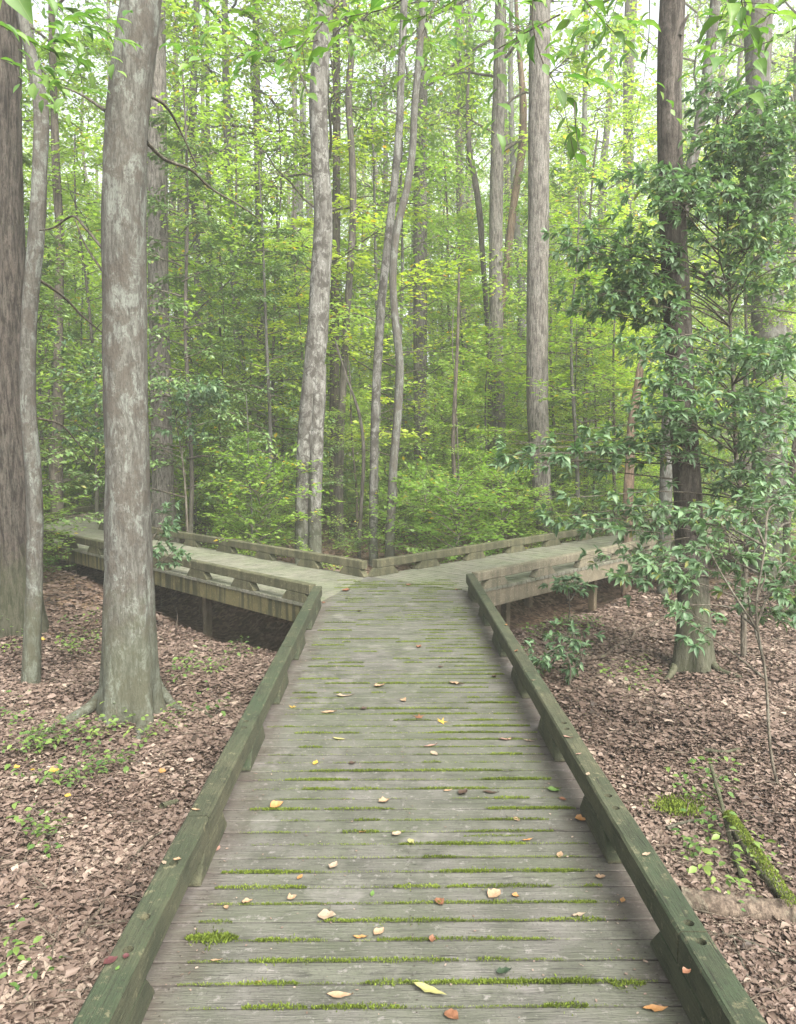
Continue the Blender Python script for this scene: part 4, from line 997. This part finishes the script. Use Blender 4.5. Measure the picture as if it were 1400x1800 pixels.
# ------------------------------------------------------------------ glossy evergreen shrub on the right
LL = [leaves('laurel_leaf', np.zeros((1, 3)), np.array([[1., 0, 0]]), np.array([[0, 0, 1.]]), L, .42, T_NEAR, M['leaf_laurel'], np.array([r_]), b_) for L, b_, r_ in ((.110, .9, .3), (.10, 1.5, .6), (.12, 1.2, .8), (.09, .6, .1), (.105, 1.9, .5))]
def laurel(name, label, foot_px, Yf, stem_px, regions, nlead, seed, leafL=.1, scale=1.0, stem_r=.03):
    g = np.random.default_rng(seed); random.seed(seed)
    fx = PY(foot_px[0], foot_px[1], Yf); fz = float(gz(fx.x, Yf)); base = Vector((fx.x, Yf, fz))
    root = thing(name, label, 'shrub', base)
    W = [Vector((base.x, base.y, fz - .1))] + [PY(px, py, Yf + .03 * q) for q, (px, py) in enumerate(stem_px)]
    st = smooth_path([tuple(w_ - base) for w_ in W], 50)
    tb = Tubes(); tb.add(st, np.linspace(stem_r, .006, 50), 9)
    P, Dl, Nl = [], [], []
    for (x0, y0_, x1, y1_, Ya, Yb, n) in regions:
        for _ in range(n):
            tgt = np.array(PY(g.uniform(x0, x1), g.uniform(y0_, y1_), g.uniform(Ya, Yb)) - base)
            # start from the stem somewhat below the target
            zs = tgt[2] - g.uniform(0, .5); k0 = int(np.argmin(np.abs(st[:, 2] - max(zs, .3))))
            s0 = st[k0]; mid = (s0 + tgt) / 2 + np.array([g.normal(0, .06), g.normal(0, .06), g.uniform(.0, .16)])
            pa = smooth_path([s0, mid, tgt], 12)
            if _ % 3 == 0: tb.add(pa, np.linspace(.009, .0025, 12), 5)
            else: tb.add(pa[6:], np.linspace(.004, .002, 6), 4)
            # twigs near the end with whorls
            d = norm(pa[-1] - pa[-4])
            ends = [(pa[-1], d)]
            for tws in range(5):
                q = pa[6 + tws]; a = (1 if tws % 2 else -1) * g.uniform(.5, 1.2)
                dv = norm(np.array([d[0] * math.cos(a) - d[1] * math.sin(a), d[0] * math.sin(a) + d[1] * math.cos(a), g.normal(.0, .2)]))
                e = q + dv * g.uniform(.1, .26); tb.add(np.array([q, (q + e) / 2 + [0, 0, .01], e]), [.0022, .0018, .0012], 4); ends.append((e, dv))
            for e, dv in ends:
                nl = g.integers(6, 10); az0 = g.uniform(0, 6.28)
                for l_ in range(nl):
                    az = az0 + l_ * 2.4
                    r1 = norm(np.cross(dv, [0.1, .2, 1])); r2 = np.cross(r1, dv)
                    ld = dv * g.uniform(.25, .9) + (r1 * math.cos(az) + r2 * math.sin(az) * .55) * .95 + np.array([0, 0, -g.uniform(.0, .45)])
                    P.append(e - dv * .02 * (l_ / nl) * 2); Dl.append(ld); Nl.append([g.normal(0, .35), g.normal(-.1, .35), 1])
    link('branches', tb.mesh('branches', M['twig']), root)['kind'] = 'stuff'
    P, Dl, Nl = np.array(P), np.array(Dl), np.array(Nl)
    wy = P[:, 1] + base.y
    order = np.argsort(wy)
    near = order[:280]; rest = order[280:]
    for q in near:
        o = link('leaf', LL[g.integers(len(LL))], root); orient(o, Vector(P[q]), Dl[q], Nl[q]); o.scale = (leafL / .1 * g.uniform(.75, 1.15) * scale,) * 3
    rr_ = np.clip(g.random(len(rest)), 0, 1)
    if len(rest): o = link('foliage', leaves('foliage', P[rest], Dl[rest], Nl[rest], leafL * g.uniform(.7, 1.2, len(rest)) * scale, .43, T_NEAR, M['leaf_laurel'], rr_, g.uniform(.6, 1.8, len(rest))), root); o['kind'] = 'stuff'
    return root
laurel('laurel_shrub', 'tall glossy dark evergreen shrub wrapping the stubbed trunk on the right', (1308, 1150), 7.1,
       [(1308, 1050), (1312, 930), (1296, 820), (1290, 700), (1284, 560), (1280, 430), (1276, 300), (1270, 180)],
       [(1080, 290, 1240, 370, 5.9, 6.8, 16), (1230, 230, 1420, 380, 6.0, 7.4, 42), (1240, 130, 1420, 250, 6.2, 7.6, 30), (975, 400, 1150, 520, 6.2, 6.9, 35), (1240, 380, 1420, 520, 6.2, 7.6, 25),
        (1000, 500, 1120, 570, 6.2, 6.9, 14), (1110, 590, 1200, 740, 5.6, 6.6, 20), (1240, 590, 1420, 760, 5.6, 7.2, 40), (1010, 740, 1170, 800, 5.8, 6.6, 14),
        (840, 770, 980, 815, 5.6, 6.2, 9), (950, 870, 1170, 940, 5.8, 6.6, 16), (1040, 960, 1150, 1040, 5.8, 6.6, 14), (1270, 800, 1420, 960, 6.0, 7.2, 20), (1180, 1030, 1230, 1070, 6.0, 6.4, 1)], 0, 3, .084)
laurel('laurel_shrub', 'paler glossy-leaved bush at the right edge above the litter', (1352, 1600), 4.35,
       [(1395, 1480), (1358, 1340), (1345, 1180), (1330, 1080), (1345, 960)],
       [(1200, 860, 1420, 930, 4.4, 5.2, 9), (1170, 920, 1300, 980, 4.5, 5.0, 4), (1330, 940, 1430, 1090, 4.3, 5.2, 9), (1200, 1060, 1260, 1110, 4.5, 4.9, 2), (1300, 1000, 1420, 1090, 4.4, 5.2, 4)], 0, 4, .068, stem_r=.012)
laurel('laurel_shrub', 'low dark shrub in the litter just right of the right kerb', (1000, 1185), 6.3, [(1000, 1160), (990, 1140)],
       [(935, 1120, 1040, 1180, 6.0, 6.7, 9)], 0, 5, .07, stem_r=.008)
laurel('laurel_shrub', 'small glossy bush against the dark underside of the right arm', (1000, 1062), 8.6, [(1000, 1040), (998, 1030)],
       [(975, 1025, 1020, 1055, 8.5, 8.9, 5)], 0, 6, .08, stem_r=.008)
laurel('laurel_shrub', 'leafy sprig peeking out beside the big grey tree over the left kerb', (258, 1000), 8.3, [(258, 950), (262, 920), (268, 885)],
       [(270, 880, 305, 960, 8.1, 8.5, 5), (300, 965, 325, 985, 8.1, 8.4, 2)], 0, 8, .075)
laurel('laurel_shrub', 'glossy evergreen behind the big grey tree at middle height', (330, 880), 12.8, [(320, 800), (310, 740), (305, 700)],
       [(270, 660, 400, 780, 12, 13.2, 22), (90, 560, 190, 780, 12, 13.5, 22)], 0, 9, .1)

# ------------------------------------------------------------------ leaf litter
def litter(n, xr, yr, L, seed, cond=None, zo=.006):
    g = np.random.default_rng(seed)
    y = np.exp(g.uniform(math.log(yr[0]), math.log(yr[1]), n)); x = g.uniform(xr[0], xr[1], n) * (y if xr[2] else 1)
    k = ~np.array([on_walk(a, b, -.03) for a, b in zip(x, y)])
    if cond is not None: k &= cond(x, y)
    x, y = x[k], y[k]; n = len(x)
    pile = g.random(n) ** 1.5 * .03
    P = np.stack([x, y, gz(x, y) + .028 * np.array([noise.noise(Vector((a * 3.1, b * 3.1, 0))) for a, b in zip(x, y)]) + zo + pile], -1)
    az = g.uniform(0, 2 * np.pi, n)
    D = np.stack([np.cos(az), np.sin(az), g.normal(0, .16, n)], -1); N = np.stack([g.normal(0, .22, n), g.normal(0, .22, n), np.ones(n)], -1)
    pn = np.array([noise.noise(Vector((a * 1.7, b * 1.7, 4))) for a, b in zip(x, y)]); rnd = np.clip(.08 + pile / .03 * .4 + pn * .35 + g.normal(.12, .22, n), 0, 1)
    return P, D, N, L * np.clip(g.lognormal(-.12, .38, n), .35, 2.0), g.uniform(.25, .8, n), rnd, g.uniform(-1.2, 1.8, n)
near_ = [litter(76000, (-.64, -.10, True), (1.9, 5.2), .033, 1), litter(70000, (.13, .64, True), (1.9, 5.2), .033, 2)]
far_ = [litter(70000, (-.64, -.10, True), (5.0, 9.5), .044, 4), litter(66000, (.13, .64, True), (5.0, 11), .044, 5), litter(26000, (-.62, .64, True), (9, 17), .08, 3),
        litter(34000, (.62, 1.5, True), (1.5, 9), .055, 7), litter(28000, (-1.5, -.62, True), (1.5, 9), .055, 8)]
me_ = []
for set_, tp_, jt in ((near_, T_CURL, .035), (far_, T_LITTER, .05)):
    c_ = [np.concatenate([p[k] for p in set_]) for k in range(7)]
    me_.append((set_, leaves('leaf_litter', *c_[:4], c_[4], tp_, M['litter'], c_[5], c_[6], jt)))
for k, (_, m_) in enumerate(me_):
    o = link('leaf_litter', m_)
    tagit(o, ['crisp curled brown leaves carpeting the ground nearest the walk', 'thick carpet of brown fallen leaves farther into the wood'][k], 'leaf litter', None, 'stuff')

# twigs lying about in the litter
def ground_stick(name, label, pts, r0, r1, mat, lift=.02, cat='stick', side=()):
    W = []
    for px, py, *l_ in pts:
        w_ = PZ(px, py, -.46); w_ = PZ(px, py, float(gz(w_.x, w_.y)) + lift + (l_[0] if l_ else 0)); W.append(w_)
    root = thing(name, label, cat, W[0])
    pa = smooth_path([tuple(w_ - W[0]) for w_ in W], 8 * len(pts))
    tb = Tubes(); tb.add(pa, np.linspace(r0, r1, len(pa)), 8, disp=lambda p, th: np.array([[1 + .2 * noise.noise(Vector((a * .6, b * 2, r0 * 90))) for b in th] for a in range(len(p))]))
    for (k0, dx, dy, dz) in side:
        q = pa[int(k0 * (len(pa) - 1))]; tb.add(np.array([q, q + np.array([dx, dy, dz]) * .55 + [0, 0, .01], q + np.array([dx, dy, dz])]), [r0 * .5, r0 * .35, r0 * .15], 5)
    link('stem', tb.mesh('stem', M[mat]), root); return root
ground_stick('fallen_branch', 'long pale bent fallen branch lying in front of the dark-footed tree', [(1022, 1158), (1050, 1156), (1085, 1135), (1110, 1122), (1118, 1108), (1150, 1097), (1165, 1085, .05)], .022, .010, 'log', .03, 'fallen branch', [(.3, -.1, -.25, .0), (.75, .3, .1, .12)])
lg = ground_stick('log', 'thick decaying pale log at the right edge beside the kerb', [(1195, 1578), (1260, 1592), (1330, 1600), (1420, 1608), (1500, 1612)], .052, .06, 'log', .045, 'log')
ground_stick('fallen_branch', 'dark upright-leaning broken stick near the right kerb', [(1305, 1545), (1285, 1480, .05), (1268, 1410, .12), (1250, 1345, .2)], .013, .011, 'bark_dark', .02, 'stick', [(.9, .06, .02, .03), (.6, -.05, 0, .05)])
ms = ground_stick('mossy_branch', 'moss-covered green fallen branch near the right edge', [(1282, 1440), (1310, 1490), (1345, 1540), (1400, 1600)], .032, .03, 'bark_dark', .03, 'fallen branch')
n = 3600; g = np.random.default_rng(3)
tt = g.random(n) ** 2.6; a = PZ(1282, 1440, -.44); b = PZ(1400, 1600, -.42); th = g.uniform(-1.2, 1.2, n)
P = np.stack([a.x + (b.x - a.x) * tt + .03 * np.sin(th), a.y + (b.y - a.y) * tt, -.43 + .03 * np.cos(th)], -1) - np.array(ms.location)
link('moss', leaves('moss', P, g.normal(0, .5, (n, 3)) + [0, 0, 1], g.normal(0, 1, (n, 3)), .014, .4, T_FAR, M['moss'], g.random(n)), ms)['kind'] = 'stuff'
n = 1500; c0 = PZ(1195, 1392, -.42); mm = np.stack([c0.x + g.normal(0, .06, n), c0.y + g.normal(0, .05, n), gz(c0.x, c0.y) + .03 + g.uniform(0, .02, n)], -1)
o = link('moss', leaves('moss_patch', mm, g.normal(0, .5, (n, 3)) + [0, 0, 1], g.normal(0, 1, (n, 3)), .02, .4, T_FAR, M['moss'], g.random(n))); tagit(o, 'small moss patch on the litter beyond the right kerb', 'moss', None, 'stuff')
for lab, pts, r_, m_ in [
    ('pale thin forked twig on the litter past the right kerb', [(1100, 1325), (1098, 1305), (1108, 1285), (1128, 1265), (1125, 1250)], .006, 'log'),
    ('short pale curved twig right of the forked twig', [(1142, 1300), (1147, 1285), (1145, 1268)], .005, 'log'),
    ('straight pale twig lying by the right kerb', [(1048, 1262), (1070, 1285), (1092, 1310)], .004, 'log'),
    ('brown stick lying flat left of the broken upright stick', [(1172, 1455), (1205, 1445), (1240, 1438)], .010, 'bark_brown'),
    ('dark rotten stick at the middle of the right litter', [(1240, 1318), (1270, 1322), (1300, 1316)], .014, 'bark_dark'),
    ('grey branch running down to the left kerb in the lower left', [(130, 1660), (155, 1625), (175, 1600), (190, 1568)], .010, 'log'),
    ('pale stick poking toward the left kerb near the bottom', [(120, 1712), (150, 1700), (185, 1685)], .012, 'log'),
    ('thin grey twig arched across the roots of the big grey tree', [(-5, 1252), (60, 1250), (120, 1250), (170, 1258), (205, 1250), (235, 1240)], .005, 'log'),
    ('thin twig lying across the lower left litter', [(-10, 1775), (50, 1750), (110, 1742), (165, 1738)], .006, 'bark_brown'),
    ('mossy chunk of wood in the litter left of the kerb', [(285, 1418), (300, 1412), (312, 1408)], .024, 'bark_dark'),
    ('dark broken stick right of the big grey tree roots', [(305, 1240), (340, 1245), (375, 1262)], .018, 'bark_dark'),
    ('forked grey twig against the left kerb', [(225, 1530), (250, 1490), (275, 1468), (300, 1455)], .008, 'log'),
    ('thin dry stem standing beneath the left arm of the walk', [(310, 1105), (312, 1080, .05), (303, 1055, .15)], .006, 'log'),
    ('long thin twig lying below the log on the right', [(1270, 1640), (1330, 1660), (1400, 1690)], .005, 'bark_brown'),
    ('crooked twig low down beyond the right kerb', [(1320, 1770), (1315, 1720), (1300, 1680), (1290, 1650)], .006, 'bark_brown')]:
    ground_stick('twig', lab, pts, r_, r_ * .6, m_, .03)
# many small sticks, nobody would count
g = np.random.default_rng(12); tb = Tubes()
for _ in range(900):
    s_ = -1 if g.random() < .5 else 1; y = math.exp(g.uniform(math.log(2), math.log(11))); x = s_ * g.uniform(.16, .62) * y
    if on_walk(x, y, .0): continue
    a = g.uniform(0, 6.28); L = g.uniform(.06, .4); z = float(gz(x, y)) + .045
    d = np.array([math.cos(a), math.sin(a), g.normal(0, .1)]) * L
    tb.add(np.array([[x, y, z], np.array([x, y, z]) + d * .5 + g.normal(0, .02, 3), np.array([x, y, z]) + d]), list(np.array([.004, .003, .0015]) * g.uniform(.35, 1.1)), 4)
o = link('small_twigs', tb.mesh('small_twigs', M['log'])); tagit(o, 'scatter of thin dry twigs over the leaf litter', 'twigs', None, 'stuff')

# ------------------------------------------------------------------ fallen leaves on the deck and kerbs, one by one
def oval(L, ratio, curl, seed):
    g = np.random.default_rng(seed); n = 7
    V, F = [], []
    for k in range(n + 1):
        u = k / n; w_ = ratio * .5 * L * math.sin(math.pi * min(1, u ** .8)) * (1 + g.normal(0, .07)) if 0 < k < n else .0008
        z = curl * L * (.35 * (u - .45) ** 2 * 4 * .5) + g.normal(0, .004) * L * 3
        x = (u - .5) * L
        V += [(x, -w_, z + curl * w_ * .55 + abs(g.normal(0, .04)) * L), (x, 0, z), (x, w_, z + curl * w_ * .8 * g.uniform(.3, 1.4))]
    V = np.array(V); 
    for k in range(n): F += [(3 * k, 3 * k + 3, 3 * k + 4, 3 * k + 1), (3 * k + 1, 3 * k + 4, 3 * k + 5, 3 * k + 2)]
    V[:, 2] -= V[:, 2].min(); 
    return V, np.array(F), np.tile([1, 0, 1.], n + 1)
def star(L, seed):
    g = np.random.default_rng(seed); n = 5; V = [(0, 0, .1 * L)]; F = []
    for k in range(2 * n):
        a = k * math.pi / n + .1; r_ = (L * .55 if k % 2 == 0 else L * .2) * g.uniform(.85, 1.15)
        V.append((r_ * math.cos(a), r_ * math.sin(a), L * (g.uniform(0, .3) if k % 2 == 0 else .03)))
    for k in range(2 * n): F.append((0, 1 + k, 1 + (k + 1) % (2 * n)))
    return np.array(V), np.array(F), np.array([0] + [1] * (2 * n), float)
DL = [  # px, py, colour, size px, shape, where
 (575, 1612, 'beige', 27, 'broad', 'in the middle foreground, with a long stalk'), (587, 1524, 'beige', 19, 'curled', 'just above the broad beige one'), (528, 1542, 'orange', 14, 'oval', 'on the left of the deck above a mossy seam'),
 (435, 1587, 'tan', 16, 'curled', 'near the left kerb above the thick moss clump'), (514, 1580, 'tan', 15, 'curled', 'touching the mossy seam left of centre'), (398, 1597, 'tan', 11, 'curled', 'closest to the left kerb above the thick moss clump'),
 (634, 1648, 'orange', 22, 'long', 'below the broad beige leaf'), (667, 1641, 'tan', 20, 'curled', 'right of the orange leaf below the broad beige one'), (773, 1588, 'rust-brown', 20, 'curled', 'right of centre in the foreground'),
 (870, 1573, 'tan', 24, 'broad', 'right of centre on a clean plank'), (907, 1576, 'orange', 12, 'curled', 'beside the broad tan leaf'), (1018, 1609, 'beige', 26, 'long', 'on the damp patch by the right side'),
 (1095, 1583, 'orange', 13, 'oval', 'near the right kerb'), (1056, 1544, 'tan', 15, 'curled', 'right of the mossy seam near the right kerb'), (985, 1503, 'tan', 18, 'oval', 'on the right part of the deck'),
 (755, 1743, 'yellow-green', 50, 'long', 'in the bottom foreground, half tan'), (795, 1787, 'rust-brown', 24, 'broad', 'at the very bottom centre'), (887, 1711, 'dark green', 22, 'curled', 'in the foreground right of centre'),
 (1152, 1775, 'orange', 34, 'long', 'at the bottom right by the kerb'), (598, 1752, 'tan', 38, 'long', 'two-toned at the bottom left of centre'), (455, 1727, 'orange', 12, 'oval', 'lower left on a bare plank'),
 (383, 1493, 'pinkish', 15, 'oval', 'against the left kerb block'), (381, 1689, 'tan', 18, 'long', 'just below the thick moss clump'), (760, 1652, 'rust-brown', 14, 'curled', 'sitting on the long mossy seam'),
 (487, 1418, 'orange', 22, 'curled', 'on the left, halfway along the deck'), (638, 1462, 'orange', 12, 'oval', 'centre of the deck above a mossy seam'), (698, 1468, 'beige', 16, 'curled', 'centre, right of the small orange oval one'),
 (723, 1482, 'yellow-green', 15, 'curled', 'centre, pointing down'), (676, 1410, 'tan', 18, 'curled', 'centre, beyond the mossy seams'), (655, 1571, 'green', 12, 'oval', 'small, near the middle of the foreground'),
 (815, 1395, 'dark brown', 20, 'curled', 'crumpled, halfway along the deck'), (863, 1394, 'dark brown', 26, 'long', 'halfway along, right of the crumpled one'), (909, 1441, 'tan', 15, 'oval', 'halfway along on the right'),
 (928, 1477, 'orange', 18, 'long', 'on the right below the mossy seam'), (788, 1390, 'tan', 16, 'long', 'halfway along just left of the crumpled dark one'), (974, 1391, 'green', 20, 'curled', 'near the right kerb halfway along'),
 (990, 1406, 'rust-brown', 12, 'curled', 'near the right kerb next to the green one'), (1022, 1442, 'orange', 18, 'curled', 'against the right kerb halfway along'), (890, 1301, 'pinkish', 26, 'long', 'on the far right part of the deck'),
 (930, 1303, 'beige', 18, 'long', 'between the pinkish leaf and the right kerb'), (764, 1325, 'beige', 17, 'oval', 'in the far middle of the deck'), (757, 1312, 'pinkish', 22, 'long', 'in the far middle, just beyond a beige one'),
 (597, 1300, 'yellow-green', 24, 'long', 'on the far left of centre'), (555, 1341, 'yellow', 15, 'oval', 'on the left beyond the half-way seams'), (620, 1343, 'dark brown', 12, 'curled', 'knobbly, on the far left of centre'),
 (737, 1261, 'rust-brown', 17, 'star', 'on the far deck centre'), (777, 1269, 'yellow', 17, 'star', 'on the far deck right of the rust one'), (578, 1253, 'tan', 26, 'long', 'on the far deck left of centre'),
 (640, 1247, 'dark brown', 12, 'curled', 'standing up on the far deck'), (515, 1244, 'yellow', 13, 'star', 'near the left kerb on the far deck'), (606, 1224, 'beige', 32, 'long', 'far deck left, straight across a plank'),
 (710, 1233, 'tan', 14, 'curled', 'far deck centre beyond the star leaves'), (803, 1203, 'tan', 28, 'long', 'far deck right of centre'), (668, 1207, 'tan', 18, 'curled', 'far deck centre-left'),
 (775, 1173, 'dark brown', 8, 'curled', 'far deck, tiny and dark right of centre'), (870, 1190, 'dark brown', 12, 'curled', 'far deck on the moss by the right kerb'), (737, 1138, 'rust-brown', 12, 'curled', 'far deck centre before the fork'),
 (609, 1039, 'rust-brown', 14, 'curled', 'at the fork on the left'), (719, 1029, 'rust-brown', 10, 'curled', 'at the fork on the right'), (570, 1060, 'rust-brown', 7, 'curled', 'at the fork by the left corner'), (804, 1037, 'rust-brown', 7, 'curled', 'at the fork by the right corner'),
 (632, 1075, 'dark brown', 8, 'curled', 'just before the fork'), (697, 985, 'orange', 6, 'oval', 'at the corner of the fork')]
RL = [(1017, 1326, 'pinkish', 12, 'long', 'on top of the right kerb, beyond the first bolt holes'), (1034, 1361, 'beige', 12, 'oval', 'on top of the right kerb just beyond the bolt holes'), (1137, 1502, 'beige', 14, 'oval', 'on top of the right kerb nearer the viewer'),
 (998, 1296, 'pinkish', 18, 'long', 'on top of the right kerb halfway along'), (289, 1517, 'beige', 12, 'oval', 'on top of the left kerb'), (312, 1512, 'tan', 12, 'curled', 'on top of the left kerb beside the beige one'),
 (195, 1690, 'dark red', 20, 'broad', 'on the left kerb beside the nearest bolt hole'), (222, 1683, 'dark red', 12, 'curled', 'smaller, on the left kerb beside the nearest bolt hole'), (207, 1702, 'green', 9, 'oval', 'on the left kerb next to the dark red one'), (345, 1424, 'tan', 18, 'long', 'lying at the joint of the left kerb'),
 (908, 1145, 'rust-brown', 9, 'curled', 'on the right kerb far along'), (890, 1099, 'orange', 7, 'curled', 'on the right kerb near the fork'), (545, 1072, 'beige', 7, 'long', 'on the left kerb near the fork'), (938, 1196, 'beige', 10, 'long', 'on the right kerb past the middle'), (1208, 1710, 'rust-brown', 14, 'curled', 'shrivelled on the right kerb nearest the viewer')]
for idx, (px, py, colr, sz, shp, where) in enumerate(DL + RL):
    z = .002 if idx < len(DL) else BH + KH + .003
    w_ = PZ(px, py, z); dist = math.sqrt(w_.x ** 2 + w_.y ** 2 + (CAM_H - z) ** 2)
    L = sz * dist / FPX * 1.08
    if shp == 'star': V, Fq, md = star(L, idx)
    else:
        ratio = {'broad': .8, 'curled': .7, 'oval': .55, 'long': .3}[shp]; cu = {'broad': .5, 'curled': 1.0, 'oval': .4, 'long': .6}[shp]
        V, Fq, md = oval(L, ratio, cu, idx)
    me = mesh_np('fallen_leaf', V, [Fq], M['fl_' + colr], {'mid': md}, smooth=False)
    o = link('fallen_leaf', me); o.location = w_
    rot = random.uniform(-.6, .6) if shp == 'long' else random.uniform(-1.5, 1.5)
    o.rotation_euler = (random.uniform(-.1, .1), random.uniform(-.08, .08), rot)
    shw = {'broad': 'broad', 'curled': 'curled', 'oval': 'oval', 'long': 'narrow', 'star': 'star-shaped'}[shp]
    lab = f'{colr} {shw} leaf {where}'
    tagit(o, ' '.join(lab.split()[:16]).rstrip(','), 'leaf', 'fallen leaves on the boardwalk')
    if (px, py) == (575, 1612):
        tb = Tubes(); tb.add(np.array([[.0, .012, .004], [.004, .035, .006], [.002, .055, .012]]), [.0012, .0009, .0007], 5); link('stalk', tb.mesh('stalk', M['log']), o)
# yellow and green leaves lying on the litter
for idx, (px, py, colr, sz, lab) in enumerate([(285, 1358, 'orange', 16, 'bright orange leaf on the litter left of the kerb'), (95, 1357, 'yellow', 15, 'yellow leaf in the litter among the left seedlings'), (30, 1350, 'yellow', 10, 'small yellow leaf near the left edge in the litter'),
        (57, 1355, 'yellow', 9, 'small yellow leaf just left of the larger yellow one'), (120, 1400, 'yellow', 10, 'yellowish leaf below the left seedlings'), (75, 1126, 'yellow', 9, 'yellow leaf beside the foot of the slender mossy trunk')]):
    w_ = PZ(px, py, -.45); w_ = PZ(px, py, float(gz(w_.x, w_.y)) + .06); L = sz * w_.length / FPX
    V, Fq, md = oval(L * 1.2, .75, 1.0, 200 + idx); o = link('fallen_leaf', mesh_np('fallen_leaf', V, [Fq], M['fl_' + colr], {'mid': md}, smooth=False)); o.location = w_
    o.rotation_euler = (.2, .1, random.uniform(0, 3)); tagit(o, lab, 'leaf', 'coloured leaves on the litter')
# crumbs of leaf on the deck
g = np.random.default_rng(44); n = 1100
P = np.stack([g.uniform(-.66, .8, n), g.uniform(1.5, 8.8, n), np.full(n, .003)], -1)
k = rng.random(n) < .35; P[k, 0] = np.where(P[k, 0] > .07, g.uniform(.68, .82, k.sum()), g.uniform(-.68, -.58, k.sum()))
az = g.uniform(0, 6.28, n)
o = link('leaf_crumbs', leaves('leaf_crumbs', P, np.stack([np.cos(az), np.sin(az), g.normal(0, .1, n)], -1), np.stack([g.normal(0, .2, n), g.normal(0, .2, n), np.ones(n)], -1), g.uniform(.003, .014, n), .6, T_LITTER, M['litter'], g.uniform(.2, 1, n)))
tagit(o, 'tiny crumbs of dry leaf strewn over the deck planks', 'leaf crumbs', None, 'stuff')

# ------------------------------------------------------------------ haze between the trees
if HAZE:
    bm = box_bm(-110, 110, -30, 190, -3.2, 38, 0)
    t = NT('haze'); pv = t.n('ShaderNodeVolumePrincipled', inp={'Density': HAZE, 'Anisotropy': 0.2}); pv.inputs['Color'].default_value = (.93, .96, .93, 1)
    t.l(pv.outputs[0], t.out.inputs['Volume'])
    o = bmobj('haze', bm, t.m, None); tagit(o, 'thin pale haze hanging between the trees', 'haze', None, 'stuff')
